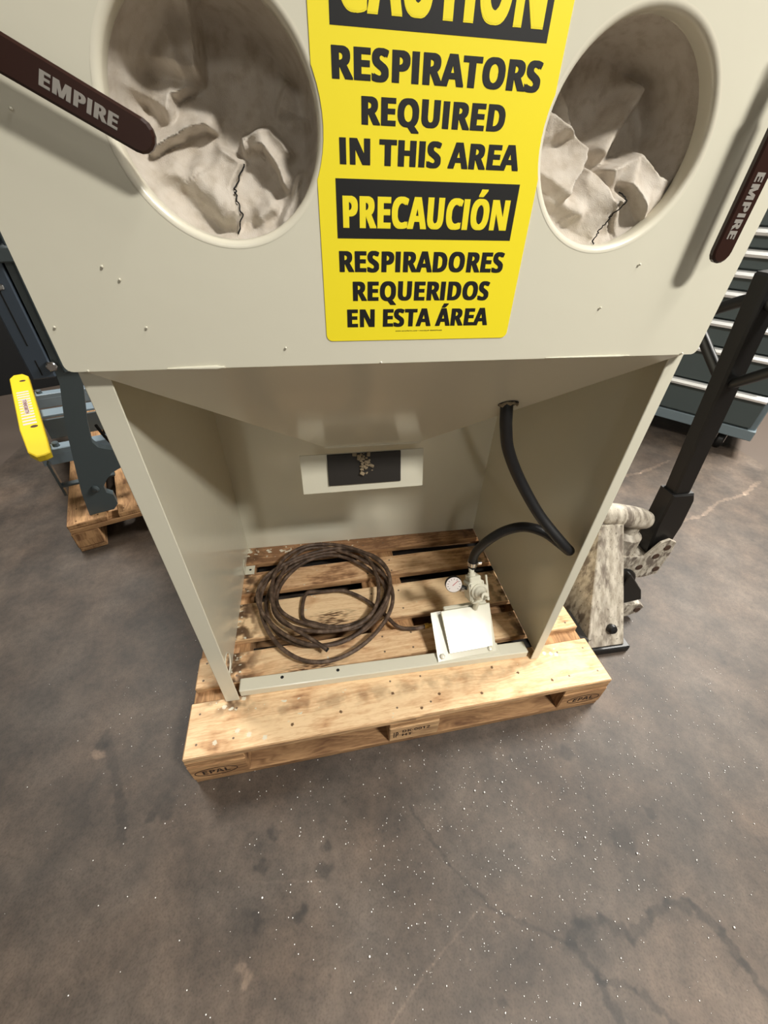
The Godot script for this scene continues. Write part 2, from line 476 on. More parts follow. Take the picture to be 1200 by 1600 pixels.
func materials() -> void:
	bold = SystemFont.new()
	bold.font_names = PackedStringArray(["Droid Sans"])
	bold.font_weight = 700
	var paint := mat(Color(0.86, 0.845, 0.77), 0.17)
	paint.uv1_triplanar = true
	paint.heightmap_enabled = true
	paint.heightmap_texture = noise_tex(3, 0.02, 256, 2)
	paint.heightmap_scale = 0.012
	paint.uv1_scale = Vector3.ONE * 4.0
	M.paint = paint
	M.lip = mat(Color(0.88, 0.86, 0.785), 0.25)
	M.sign = mat(Color(0.985, 0.91, 0.16), 0.42)
	M.ink = mat(Color(0.02, 0.02, 0.02), 0.6)
	M.vinyl = mat(Color(0.19, 0.105, 0.08), 0.28)
	M.grey_print = mat(Color(0.58, 0.56, 0.53), 0.5)
	M.rubber = mat(Color(0.085, 0.085, 0.09), 0.5)
	M.pad = mat(Color(0.15, 0.135, 0.12), 0.6)
	M.residue = mat(Color(0.58, 0.52, 0.42), 0.95)
	M.dark = mat(Color(0.03, 0.03, 0.032), 0.7)
	var hose := mat(Color.WHITE, 0.62)
	hose.albedo_texture = noise_tex(9, 0.02, 256, 4, ramp([[0.0, Color(0.19, 0.145, 0.11)], [0.5, Color(0.32, 0.25, 0.20)], [0.68, Color(0.42, 0.345, 0.285)], [1.0, Color(0.55, 0.48, 0.42)]]))
	hose.uv1_triplanar = true
	hose.uv1_world_triplanar = true
	hose.uv1_scale = Vector3.ONE * 6.0
	M.hose = hose
	M.chrome = mat(Color(0.78, 0.78, 0.78), 0.22, 1.0)
	M.brass = mat(Color(0.80, 0.66, 0.34), 0.3, 1.0)
	M.dial = mat(Color(0.90, 0.87, 0.85), 0.25)
	M.red = mat(Color(0.75, 0.45, 0.45), 0.5)
	var cloth := mat(Color(0.83, 0.80, 0.755), 0.95)
	cloth.uv1_triplanar = true
	cloth.heightmap_enabled = true
	cloth.heightmap_texture = noise_tex(14, 0.12, 512, 3)
	cloth.heightmap_scale = 0.05
	cloth.uv1_scale = Vector3.ONE * 9.0
	cloth.albedo_texture = noise_tex(15, 0.02, 256, 4, ramp([[0.0, Color(0.84, 0.81, 0.77)], [0.5, Color(0.97, 0.96, 0.95)], [1.0, Color(1, 1, 1)]]))
	cloth.rim_enabled = true
	cloth.rim = 0.3
	M.cloth = cloth
	M.seam = mat(Color(0.07, 0.06, 0.055), 0.9)
	M.blue = mat(Color(0.31, 0.35, 0.365), 0.38)
	M.blue_edge = mat(Color(0.50, 0.56, 0.60), 0.35)
	M.navy = mat(Color(0.265, 0.31, 0.365), 0.4)
	M.yellow = mat(Color(0.93, 0.81, 0.16), 0.45)
	M.white_print = mat(Color(0.86, 0.80, 0.78), 0.5)
	M.red_print = mat(Color(0.42, 0.24, 0.22), 0.5)
	M.chest = mat(Color(0.25, 0.285, 0.285), 0.4)
	M.chest_edge = mat(Color(0.40, 0.45, 0.47), 0.4)
	M.pull = mat(Color(0.93, 0.93, 0.92), 0.38, 0.6)
	M.black = mat(Color(0.06, 0.058, 0.056), 0.42)
	M.soot = mat(Color(0.035, 0.035, 0.037), 0.8)
	var chip := mat(Color.WHITE, 0.55)
	chip.albedo_texture = tex(chipped_image())
	chip.uv1_triplanar = true
	chip.uv1_scale = Vector3.ONE * 2.2
	M.chip = chip
	M.grime = mat(Color(0.13, 0.115, 0.10), 0.75)
	M.rust = mat(Color(0.27, 0.19, 0.14), 0.7)
	var wl := []
	for i in 3:
		var w := mat([Color(1, 1, 1), Color(0.92, 0.88, 0.84), Color(0.80, 0.76, 0.72)][i], 0.8)
		w.albedo_texture = tex(wood_image(200 + i * 7, Color(0.84, 0.69, 0.51), Color(0.47, 0.34, 0.23)))
		w.uv1_scale = Vector3(1.0, 2.0, 1.0)
		w.heightmap_enabled = true
		w.heightmap_texture = w.albedo_texture
		w.heightmap_scale = 0.08
		wl.append(w)
	M.wood = wl
	var dk := mat(Color.WHITE, 0.75)
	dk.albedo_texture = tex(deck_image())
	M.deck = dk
	M.nail = mat(Color(0.46, 0.38, 0.31), 0.6)
	M.burn = mat(Color(0.20, 0.13, 0.08), 0.9)
	var fl := mat(Color.WHITE, 0.58)
	fl.albedo_texture = tex(floor_image())
	fl.heightmap_enabled = true
	fl.heightmap_texture = noise_tex(60, 0.035, 512, 4)
	fl.heightmap_scale = 0.04
	fl.detail_enabled = true
	fl.detail_blend_mode = BaseMaterial3D.BLEND_MODE_MUL
	fl.detail_uv_layer = BaseMaterial3D.DETAIL_UV_2
	fl.detail_albedo = noise_tex(61, 0.13, 512, 4, ramp([[0.0, Color(0.76, 0.75, 0.74)], [0.4, Color(0.93, 0.93, 0.92)], [1.0, Color(1, 1, 1)]]))
	M.floor = fl
	var far := mat(Color(0.31, 0.27, 0.24), 0.58)
	M.far_floor = far
	M.wall = mat(Color(0.74, 0.74, 0.72), 0.9)
	M.ceiling = mat(Color(0.74, 0.74, 0.73), 0.9)

# ---------------------------------------------------------------- ready
func _ready() -> void:
	rng.seed = 77
	var cam := Camera3D.new()
	cam.name = "camera"
	cam.transform = Transform3D(Basis(Vector3(0.98694, 0.02600, 0.15899), Vector3(0.07990, 0.77798, -0.62318), Vector3(-0.13990, 0.62774, 0.76574)), Vector3(-0.14313, 1.26486, 0.57336))
	cam.fov = 103.171
	cam.near = 0.02
	cam.far = 60.0
	add_child(cam)
	cam.current = true
	var we := WorldEnvironment.new()
	we.name = "world"
	var env := Environment.new()
	env.background_mode = Environment.BG_COLOR
	env.background_color = Color(0, 0, 0)
	env.tonemap_mode = Environment.TONE_MAPPER_LINEAR
	env.tonemap_exposure = 1.0
	env.sdfgi_enabled = true
	env.ssao_enabled = true
	env.ssil_enabled = true
	we.environment = env
	add_child(we)
	materials()
	# fluorescent fixtures under the ceiling: position, energy
	var lamps := [[Vector3(1.22, 2.95, 1.62), 0.43], [Vector3(0.90, 2.95, 0.42), 0.09], [Vector3(3.1, 2.95, -1.2), 1.20], [Vector3(-1.9, 2.95, -1.7), 0.36], [Vector3(-0.7, 2.95, 4.2), 0.15]]
	for l in lamps: ceiling_light(l[0], l[1])
	room()
	cabinet()
	caution_sign()
	foot_valve()
	supply_hose()
	coiled_hose()
	pallet("wooden pallet with branded corner blocks and paint flecks carrying the beige blasting cabinet", true, Vector3(0.053, 0, 0.0905), 0.034)
	pallet("weathered wooden pallet under the blue grey foot shear", false, Vector3(-1.195, 0, -0.862), 0.0)
	pallet_jack()
	foot_shear()
	tool_chest()
	black_bin()
	media()

func ceiling_light(p: Vector3, energy: float) -> void:
	var t := thing("ceiling_light", "", "ceiling light", p, 0.0, "tube fixtures under the workshop ceiling")
	var label := "white tube fixture under the ceiling in front of the cabinet, on the right"
	if p.z < 1.0: label = "white tube fixture under the ceiling almost straight above the cabinet"
	if p.z > 3.0: label = "white tube fixture under the ceiling farthest in front of the cabinet"
	if p.x > 2.0: label = "white tube fixture under the ceiling above the tool chest"
	if p.x < -1.0 and p.z < 0.0: label = "white tube fixture under the ceiling above the foot shear on the left"
	t.set_meta("label", label)
	if p.z > 1.2 and p.z < 3.0: t.rotation.y = PI * 0.5
	var lamp_len: float = 0.5 if p.z > 1.2 and p.z < 3.0 else 1.2
	var b := MB.new()
	b.box(at(Vector3(0, 0.05, 0)), Vector3(0.26, 0.06, lamp_len + 0.04), 0.01)
	obj("housing", b, M.wall, t)
	var d := MB.new()
	d.box(at(Vector3(0, 0.012, 0)), Vector3(0.22, 0.02, lamp_len), 0.006)
	var glow := mat(Color(0.9, 0.9, 0.9), 0.5)
	glow.emission_enabled = true
	glow.emission = Color(1.0, 0.985, 0.955)
	glow.emission_energy_multiplier = 3.0
	obj("diffuser", d, glow, t)
	var a := AreaLight3D.new()
	a.name = "tube_light"
	a.area_size = Vector2(0.22, lamp_len)
	a.light_color = Color(1.0, 0.985, 0.955)
	a.light_energy = energy * 26.0
	a.area_normalize_energy = true
	a.shadow_enabled = true
	a.set("area_range", 20.0)
	a.position = Vector3(0, -0.004, 0)
	a.rotation_degrees = Vector3(-90, 0, 0)
	t.add_child(a)

func room() -> void:
	var b := MB.new()
	var x0 := FX; var x1 := FX + FS; var z0 := FZ; var z1 := FZ + FS
	b.quad(Vector3(x0, 0, z1), Vector3(x1, 0, z1), Vector3(x1, 0, z0), Vector3(x0, 0, z0), Vector2(0, 1), Vector2(1, 1), Vector2(1, 0), Vector2(0, 0))
	var arr := b.mesh(M.floor).surface_get_arrays(0)
	var uv2 := PackedVector2Array()
	for p in b.v: uv2.append(Vector2(p.x, p.z) * 2.3)
	arr[Mesh.ARRAY_TEX_UV2] = uv2
	var am := ArrayMesh.new()
	am.add_surface_from_arrays(Mesh.PRIMITIVE_TRIANGLES, arr)
	am.surface_set_material(0, M.floor)
	var f := put("floor", am)
	tag(f, "stained grey brown concrete workshop floor", "floor", "", "structure")
	var g := MB.new()
	for q in [[-6.0, -6.0, 8.0, z0], [-6.0, z1, 8.0, 6.0], [-6.0, z0, x0, z1], [x1, z0, 8.0, z1]]:
		g.quad(Vector3(q[0], 0, q[3]), Vector3(q[2], 0, q[3]), Vector3(q[2], 0, q[1]), Vector3(q[0], 0, q[1]))
	g.box(at(Vector3(1, -0.11, 0)), Vector3(14, 0.2, 12), 0.001)
	var ff := obj("floor", g, M.far_floor)
	tag(ff, "plain far concrete of the workshop floor around the stained bay", "floor", "", "structure")
	for w in [["wall_back", Vector3(1, 1.5, -6.1), Vector3(14.4, 3.2, 0.2)], ["wall_front", Vector3(1, 1.5, 6.1), Vector3(14.4, 3.2, 0.2)], ["wall_left", Vector3(-6.1, 1.5, 0), Vector3(0.2, 3.2, 12.0)], ["wall_right", Vector3(8.1, 1.5, 0), Vector3(0.2, 3.2, 12.0)]]:
		var m := MB.new()
		m.box(at(w[1]), w[2], 0.002)
		tag(obj(w[0], m, M.wall), "pale grey workshop " + w[0].replace("_", " "), "wall", "", "structure")
	var c := MB.new()
	c.box(at(Vector3(1, 3.14, 0)), Vector3(14.4, 0.2, 12.4), 0.002)
	tag(obj("ceiling", c, M.ceiling), "pale workshop ceiling", "ceiling", "", "structure")

# ---------------------------------------------------------------- the cabinet
const HP := 1.0673      # lower edge of the front panel
const HOLES := [Vector2(-0.2195, 1.3095), Vector2(0.2285, 1.3085)]

func cabinet() -> void:
	var t := thing("blast_cabinet", "beige painted blasting cabinet with two arm holes and an open stand, on the pallet", "blast cabinet", Vector3(0, 0.145, 0))
	var o := Vector3(0, -0.145, 0)
	var W := 0.4572
	# front panel with the two openings
	var hold := CSGPolygon3D.new()
	hold.name = "front_panel"
	hold.polygon = rounded(-W, HP, W, 1.52, 0.009)
	hold.depth = 0.003
	hold.position = o + Vector3(0, 0, 0)
	hold.material = M.paint
	for h in HOLES:
		var c := CSGCylinder3D.new()
		c.name = "arm_opening"
		c.radius = 0.1055; c.height = 0.05; c.sides = 72
		c.operation = CSGShape3D.OPERATION_SUBTRACTION
		c.material = M.paint
		c.rotation_degrees.x = 90
		c.position = Vector3(h.x, h.y, 0)
		hold.add_child(c)
	t.add_child(hold)
	for h in HOLES:
		var b := MB.new()
		var p := PackedVector2Array()
		p.append(Vector2(0.1066, 0.0003))
		for k in 9:
			var a := PI * 0.5 * k / 8.0
			p.append(Vector2(0.1055 - 0.0065 * sin(a), -0.0065 + 0.0068 * cos(a)))
		p.append(Vector2(0.0990, -0.018)); p.append(Vector2(0.1010, -0.026))
		b.lathe(Transform3D(Basis(Vector3.RIGHT, PI * 0.5), o + Vector3(h.x, h.y, 0)), p, 72, false)
		obj("arm_hole_rim", b, M.lip, t)
	sleeve(t, o, 0)
	sleeve(t, o, 1)
	# body above the front panel: sloped window frame, top, sides and back
	var side := PackedVector2Array([Vector2(0, HP), Vector2(0, 1.515), Vector2(-0.20, 1.80), Vector2(-0.632, 1.80), Vector2(-0.632, HP)])
	for s in [-1.0, 1.0]:
		var b := MB.new()
		b.prism(Transform3D(Basis(Vector3(0, 0, 1), Vector3(0, 1, 0), Vector3(-1, 0, 0)), o + Vector3(s * (W - 0.001) + 0.001, 0, -0.004)), side, 0.002, 0.0004)
		obj("side_panel", b, M.paint, t)
	var up := MB.new()
	bar(up, o + Vector3(0, 1.517, -0.005), o + Vector3(0, 1.80, -0.202), 2 * W, 0.003, Vector3(0, 0.57, 0.8))
	obj("window_frame", up, M.paint, t)
	var top := MB.new()
	top.box(at(o + Vector3(0, 1.803, -0.42)), Vector3(2 * W, 0.003, 0.43), 0.001)
	obj("top_panel", top, M.paint, t)
	var bk := MB.new()
	bk.box(at(o + Vector3(0.0025, 0.972, -0.6365)), Vector3(0.922, 1.655, 0.003), 0.001)
	obj("back_panel", bk, M.paint, t)
	# lower return of the front panel, with its runs of thick paint
	var lipm := MB.new()
	lipm.box(at(o + Vector3(0, HP + 0.0024, -0.014)), Vector3(2 * W - 0.02, 0.0024, 0.022), 0.001)
	obj("panel_return", lipm, M.paint, t)
	for dd in [[-0.335, -0.262, 0.0032], [0.20, 0.34, 0.0018]]:
		var drip := MB.new()
		var pts := PackedVector3Array(); var rs := PackedFloat32Array()
		for k in 16:
			var f := k / 15.0
			pts.append(o + Vector3(lerpf(dd[0], dd[1], f), HP + 0.001, 0.0005))
			rs.append(dd[2] * (0.25 + 0.75 * pow(f, 0.7)) * (1.0 if f < 0.93 else 0.5))
		drip.tube(pts, 0.003, 8, false, rs)
		obj("paint_run", drip, M.paint, t)
	var nib := MB.new()
	for p in [Vector2(-0.446, 1.122), Vector2(-0.344, 1.12), Vector2(-0.356, 1.172), Vector2(-0.40, 1.31), Vector2(-0.179, 1.092), Vector2(0.263, 1.137), Vector2(0.43, 1.07), Vector2(-0.43, 1.069), Vector2(-0.05, 1.069), Vector2(0.30, 1.19), Vector2(-0.37, 1.185)]:
		nib.lathe(axis(o + Vector3(p.x, p.y, 0.002), Vector3(0, 0, 1)), PackedVector2Array([Vector2(0.0017, 0), Vector2(0.0012, 0.0012), Vector2(0, 0.0016)]), 8, false)
	tag(obj("paint_nibs", nib, M.paint, t), "", "", "", "stuff")
	# stand: side walls, each with a front flange
	var bottom := 0.1455
	var lw := CSGBox3D.new()
	lw.name = "stand_wall"
	lw.size = Vector3(0.002, HP - bottom, 0.607)
	lw.position = o + Vector3(-0.4564, (HP + bottom) * 0.5, -0.331)
	lw.material = M.paint
	var slot := CSGCylinder3D.new()
	slot.name = "side_hole"
	slot.radius = 0.030; slot.height = 0.1; slot.sides = 40
	slot.operation = CSGShape3D.OPERATION_SUBTRACTION
	slot.rotation_degrees.z = 90
	slot.position = Vector3(0, 0.190 - (HP + bottom) * 0.5, -0.115 + 0.331)
	slot.material = M.paint
	lw.add_child(slot)
	t.add_child(lw)
	var rim := MB.new()
	var ring := PackedVector3Array()
	for k in 40: ring.append(o + Vector3(-0.4555, 0.190 + 0.030 * sin(TAU * k / 40), -0.115 + 0.030 * cos(TAU * k / 40)))
	rim.tube(ring, 0.0022, 8, true)
	obj("hole_rim", rim, M.paint, t)
	var rw := MB.new()
	rw.box(at(o + Vector3(0.4614, (HP + bottom) * 0.5, -0.331)), Vector3(0.002, HP - bottom, 0.607), 0.0005)
	obj("stand_wall", rw, M.paint, t)
	for s in [-1.0, 1.0]:
		var fw: float = 0.037 if s < 0 else 0.025
		var cx: float = -0.4574 + fw * 0.5 if s < 0 else 0.4624 - fw * 0.5
		var b := MB.new()
		b.box(at(o + Vector3(cx, (HP + bottom) * 0.5 + 0.001, -0.0265)), Vector3(fw, HP - bottom - 0.002, 0.003), 0.0012)
		obj("front_flange", b, M.paint, t)
	# sill rail across the front with two bolt holes
	var rail := MB.new()
	rail.box(at(o + Vector3(0.004, 0.1597, -0.0545)), Vector3(0.848, 0.0285, 0.039), 0.0025)
	var rl := obj("sill_rail", rail, M.paint, t)
	for p in [Vector3(-0.304, 0.1742, -0.060), Vector3(-0.147, 0.1742, -0.059)]:
		var b := MB.new()
		b.lathe(at(o + p), PackedVector2Array([Vector2(0.0048, 0), Vector2(0.0042, 0.0003), Vector2(0, 0.0003)]), 16)
		obj("bolt_hole", b, M.dark, rl)
	# floor tab in the back left corner, with a hole
	var tab := MB.new()
	tab.box(at(o + Vector3(-0.438, 0.1475, -0.516)), Vector3(0.034, 0.003, 0.042), 0.001)
	tab.box(at(o + Vector3(-0.4535, 0.166, -0.516)), Vector3(0.003, 0.040, 0.042), 0.001)
	var tb := obj("floor_tab", tab, M.paint, t)
	var hb := MB.new()
	hb.lathe(at(o + Vector3(-0.436, 0.1491, -0.516)), PackedVector2Array([Vector2(0.0045, 0), Vector2(0.004, 0.0003), Vector2(0, 0.0003)]), 14)
	obj("bolt_hole", hb, M.dark, tb)
	# hopper: four plates that slope to a narrow mouth
	var hp := MB.new()
	var a := [Vector3(-0.452, 1.062, -0.030), Vector3(0.452, 1.062, -0.030), Vector3(0.452, 1.062, -0.632), Vector3(-0.452, 1.062, -0.632)]
	a[0] = Vector3(-0.437, 1.0675, -0.0015); a[1] = Vector3(0.437, 1.0675, -0.0015)
	var m := [Vector3(-0.135, 0.760, -0.312), Vector3(0.106, 0.760, -0.312), Vector3(0.106, 0.760, -0.340), Vector3(-0.135, 0.760, -0.340)]
	for k in 4:
		var k2 := (k + 1) % 4
		hp.quad(o + m[k], o + m[k2], o + a[k2], o + a[k])
		var c: Vector3 = (m[k] + m[k2] + a[k] + a[k2]) * 0.25
		var inn: Vector3 = (Vector3(0, 1.0, -0.32) - c).normalized() * 0.002
		hp.quad(o + a[k] + inn, o + a[k2] + inn, o + m[k2] + inn, o + m[k] + inn)
	obj("hopper", hp, M.paint, t)
	var hr := MB.new()
	for k in 4: bar(hr, o + m[k] + Vector3(0, -0.002, 0), o + m[(k + 1) % 4] + Vector3(0, -0.002, 0), 0.004, 0.006)
	obj("hopper_mouth", hr, M.paint, t)
	# hole and torn edge where the hose comes out of the hopper
	var sl := (Vector3(0, 0.760, -0.312) - Vector3(0, 1.062, -0.006)).normalized()
	var nrm := Vector3(0, sl.z, -sl.y)
	if nrm.z < 0: nrm = -nrm
	var hc := o + Vector3(0.229, 0.934, -0.1357)
	var ho := MB.new()
	ho.lathe(Transform3D(Basis(Vector3.RIGHT, nrm, Vector3.RIGHT.cross(nrm)).scaled_local(Vector3(1.0, 1.0, 0.8)), hc + nrm * 0.0004), PackedVector2Array([Vector2(0.021, 0), Vector2(0.020, 0.0006), Vector2(0, 0.0006)]), 20)
	obj("hose_hole", ho, M.dark, t)
	var crumb := MB.new()
	for k in 9:
		var ang := rng.randf_range(0.0, PI)
		crumb.box(Transform3D(Basis.from_euler(Vector3(rng.randf() * 3.0, rng.randf() * 3.0, rng.randf() * 3.0)), hc + nrm * 0.003 + Vector3(cos(ang) * 0.016, 0, 0) - sl * (0.012 * sin(ang))), Vector3(0.010, 0.003, 0.006), 0.001)
	obj("torn_edge", crumb, M.residue, t)
	# clean-out door with its rubber pad, hanging under the hopper's mouth
	var dt := frame(o + Vector3(-0.039, 0.679, -0.316), Vector3(0, 0.22, 0.97))
	var dz := Basis(Vector3.FORWARD, -0.005)
	dt.basis = dt.basis * dz
	var db := MB.new()
	db.box(dt, Vector3(0.320, 0.106, 0.004), 0.001)
	var door := obj("clean_out_door", db, M.paint, t)
	var pb := MB.new()
	pb.box(dt * at(Vector3(0.003, 0.010, 0.005)), Vector3(0.190, 0.084, 0.006), 0.001)
	obj("rubber_pad", pb, M.pad, door)
	var rb := MB.new()
	for k in 46:
		var f := rng.randf()
		var p := dt * Vector3(0.002 + rng.randfn(0.0, 0.006 + 0.006 * (1.0 - f)), 0.052 - 0.055 * f, 0.009 + rng.randf() * 0.006)
		rb.box(Transform3D(Basis.from_euler(Vector3(rng.randf() * 6.0, rng.randf() * 6.0, rng.randf() * 6.0)), p), Vector3(1, 1, 1) * rng.randf_range(0.004, 0.012) * Vector3(1, 0.7, 0.5), 0.001)
	tag(obj("grit_residue", rb, M.residue, door), "caked grey brown blast residue", "", "", "stuff")
	# latch handles with dipped vinyl grips
	latch(t, o, Vector2(-0.2745, 1.2885), Vector2(-0.892, 0.452), Vector2(-0.354, 1.3285), Vector2(-0.302, 1.3005))
	latch(t, o, Vector2(0.389, 1.1955), Vector2(0.02, 1.0), Vector2(0.398, 1.287), Vector2(0.397, 1.222))

func latch(t: Node3D, o: Vector3, tip: Vector2, dir: Vector2, tx0: Vector2, tx1: Vector2) -> void:
	var d := dir.normalized()
	var x := Vector3(-d.x, -d.y, 0)                  # towards the tip
	var y := Vector3(d.y, -d.x, 0)
	if y.cross(x).z > 0: y = -y
	y = Vector3(0, 0, 1).cross(x)
	var f := Transform3D(Basis(x, y, Vector3(0, 0, 1)), o + Vector3(tip.x, tip.y, 0.024))
	var hw := 0.0135
	var poly := PackedVector2Array()
	for k in 9:
		var a := -PI * 0.5 + PI * k / 8.0
		poly.append(Vector2(-hw + cos(a) * hw, sin(a) * hw))
	poly.append(Vector2(-0.158, hw)); poly.append(Vector2(-0.165, hw * 0.7)); poly.append(Vector2(-0.165, -hw * 0.7)); poly.append(Vector2(-0.158, -hw))
	var b := MB.new()
	b.prism(f, poly, 0.0095, 0.0022)
	var h := obj("latch_handle", b, M.vinyl, t)
	h.set_meta("label", "brown vinyl dipped latch handle")
	var sb := MB.new()
	sb.box(f * at(Vector3(-0.185, 0, 0.005)), Vector3(0.05, 0.02, 0.006), 0.001)
	sb.lathe(axis(f * Vector3(-0.20, 0, -0.024), Vector3(0, 0, 1)), PackedVector2Array([Vector2(0.009, 0), Vector2(0.009, 0.034), Vector2(0.006, 0.036), Vector2(0, 0.036)]), 16)
	obj("pivot", sb, M.chrome, h)
	var inv := f.affine_inverse()
	var p0 := inv * (o + Vector3(tx0.x, tx0.y, 0.03)); var p1 := inv * (o + Vector3(tx1.x, tx1.y, 0.03))
	var yc := -0.0005
	text("lettering", "EMPIRE", M.grey_print, h, f * at(Vector3(0, 0, 0.0095)), p0.x, yc - 0.0055, p1.x, yc + 0.0055, 0.0003, true, 0.0005)

# one crumpled canvas sleeve: a sheet set in the arm hole, its folds given as edges and ridges [points, height, width, side]
func sleeve(t: Node3D, o: Vector3, which: int) -> void:
	var F := []
	if which == 0:
		F = [
			[[Vector2(-0.9, -0.30), Vector2(-0.7, -0.21), Vector2(-0.43, -0.07), Vector2(-0.23, -0.01), Vector2(-0.08, -0.08)], 0.034, 0.22, 1],
			[[Vector2(-0.60, -0.02), Vector2(-0.54, 0.11), Vector2(-0.5, 0.21), Vector2(-0.35, 0.28), Vector2(-0.21, 0.31)], 0.026, 0.5, 1],
			[[Vector2(-0.12, 1.1), Vector2(-0.15, 0.78), Vector2(-0.17, 0.54), Vector2(-0.2, 0.31)], 0.034, 0.6, -1],
			[[Vector2(-0.92, 0.62), Vector2(-0.90, 0.4), Vector2(-0.85, 0.15)], 0.014, 0.12, 0],
			[[Vector2(-1.05, -0.39), Vector2(-0.86, -0.47), Vector2(-0.63, -0.38), Vector2(-0.49, -0.29)], 0.016, 0.12, 0],
			[[Vector2(-0.49, -0.29), Vector2(-0.21, -0.61), Vector2(-0.03, -0.9)], 0.018, 0.16, 0],
			[[Vector2(-0.17, -0.08), Vector2(0.16, -0.29), Vector2(0.01, -0.53), Vector2(0.03, -0.6), Vector2(0.06, -0.77), Vector2(-0.03, -1.02)], 0.020, 0.20, -1],
			[[Vector2(0.12, -0.28), Vector2(0.13, -0.19), Vector2(0.15, -0.07), Vector2(0.33, 0.01), Vector2(0.49, 0.03), Vector2(0.62, -0.07), Vector2(0.77, -0.26)], 0.032, 0.16, -1],
			[[Vector2(0.22, -0.18), Vector2(0.38, -0.17), Vector2(0.48, -0.31), Vector2(0.62, -0.61)], 0.030, 0.16, 1],
			[[Vector2(0.70, 0.50), Vector2(0.65, 0.38), Vector2(0.57, 0.23), Vector2(0.54, 0.07)], 0.022, 0.35, 1],
			[[Vector2(0.42, -0.91), Vector2(0.61, -0.66), Vector2(0.7, -0.48), Vector2(0.83, -0.29)], 0.022, 0.14, -1],
			[[Vector2(0.18, -0.92), Vector2(0.3, -0.78), Vector2(0.41, -0.69), Vector2(0.57, -0.68)], 0.014, 0.09, 0]]
	else:
		F = [
			[[Vector2(-0.95, 0.40), Vector2(-0.7, 0.35), Vector2(-0.41, 0.2), Vector2(-0.06, 0.01), Vector2(-0.09, -0.15), Vector2(-0.28, -0.38), Vector2(-0.42, -0.6)], 0.030, 0.5, -1],
			[[Vector2(-0.60, 0.75), Vector2(-0.51, 0.62), Vector2(-0.3, 0.37), Vector2(-0.21, 0.08)], 0.022, 0.45, -1],
			[[Vector2(0.62, 0.70), Vector2(0.48, 0.44), Vector2(0.22, 0.10), Vector2(0.02, -0.16)], 0.030, 0.13, 0],
			[[Vector2(-0.16, -0.15), Vector2(0.05, -0.22), Vector2(0.2, -0.38), Vector2(0.24, -0.5), Vector2(0.40, -0.42)], 0.024, 0.28, -1],
			[[Vector2(0.07, -0.22), Vector2(0.34, -0.12), Vector2(0.56, -0.01), Vector2(0.66, -0.08), Vector2(0.8, -0.25), Vector2(1.06, -0.28)], 0.036, 0.35, -1],
			[[Vector2(0.30, -0.36), Vector2(0.42, -0.40), Vector2(0.61, -0.59), Vector2(0.72, -0.78), Vector2(0.65, -0.95)], 0.026, 0.3, 1],
			[[Vector2(0.38, -0.43), Vector2(0.28, -0.63), Vector2(0.19, -0.79), Vector2(0.12, -0.97), Vector2(0.2, -1.06)], 0.016, 0.35, -1],
			[[Vector2(-0.65, -0.47), Vector2(-0.31, -0.61), Vector2(-0.04, -0.72)], 0.013, 0.1, 0],
			[[Vector2(0.80, -0.56), Vector2(1.0, -0.48)], 0.010, 0.07, 0],
			[[Vector2(0.88, 0.2), Vector2(0.84, 0.0), Vector2(0.80, -0.2)], 0.014, 0.12, 1]]
	var nz := fnl(300 + which, 1.0, 3)
	var N := 130
	var c: Vector2 = HOLES[which]
	var R := 0.0995
	var pos := PackedVector3Array()
	for j in N + 1:
		for i in N + 1:
			var p := Vector2(-1.2 + 2.4 * i / N, -1.2 + 2.4 * j / N)
			var w := p + Vector2(nz.get_noise_2d(p.x * 3.0, p.y * 3.0), nz.get_noise_2d(p.x * 3.0 + 30.0, p.y * 3.0)) * 0.02
			var z := 1.25 * height(F, w) + 0.0035 * nz.get_noise_2d(p.x * 2.2, p.y * 2.2)
			var r := p.length()
			var k := 1.0 - smoothstep(0.85, 1.12, r)
			var base := lerpf(-0.052, -0.118, smoothstep(-0.8, 0.5, p.y))
			z = lerpf(-0.026, base + z, k)
			z = minf(z, -0.010)
			pos.append(o + Vector3(c.x + p.x * R, c.y + p.y * R, z))
	var b := MB.new()
	for j in N + 1:
		for i in N + 1:
			var q := pos[j * (N + 1) + i]
			var dx := pos[j * (N + 1) + mini(i + 1, N)] - pos[j * (N + 1) + maxi(i - 1, 0)]
			var dy := pos[mini(j + 1, N) * (N + 1) + i] - pos[maxi(j - 1, 0) * (N + 1) + i]
			b.vert(q, dx.cross(dy).normalized(), Vector2(q.x, q.y))
	for j in N:
		for i in N:
			var p := Vector2(-1.2 + 2.4 * (i + 0.5) / N, -1.2 + 2.4 * (j + 0.5) / N)
			if p.length() > 1.10: continue
			var a := j * (N + 1) + i
			b.idx.append_array(PackedInt32Array([a, a + N + 1, a + 1, a + 1, a + N + 1, a + N + 2]))
	var s := obj("canvas_sleeve", b, M.cloth, t)
	s.set_meta("label", "crumpled off white canvas glove sleeve")
	# dark stitching
	var line: Array = [Vector2(0.15, -0.31), Vector2(0.02, -0.53), Vector2(0.04, -0.6), Vector2(0.07, -0.77), Vector2(-0.02, -0.98)] if which == 0 else [Vector2(0.36, -0.44), Vector2(0.27, -0.63), Vector2(0.18, -0.79), Vector2(0.12, -0.95), Vector2(0.16, -1.01)]
	var pts := PackedVector3Array()
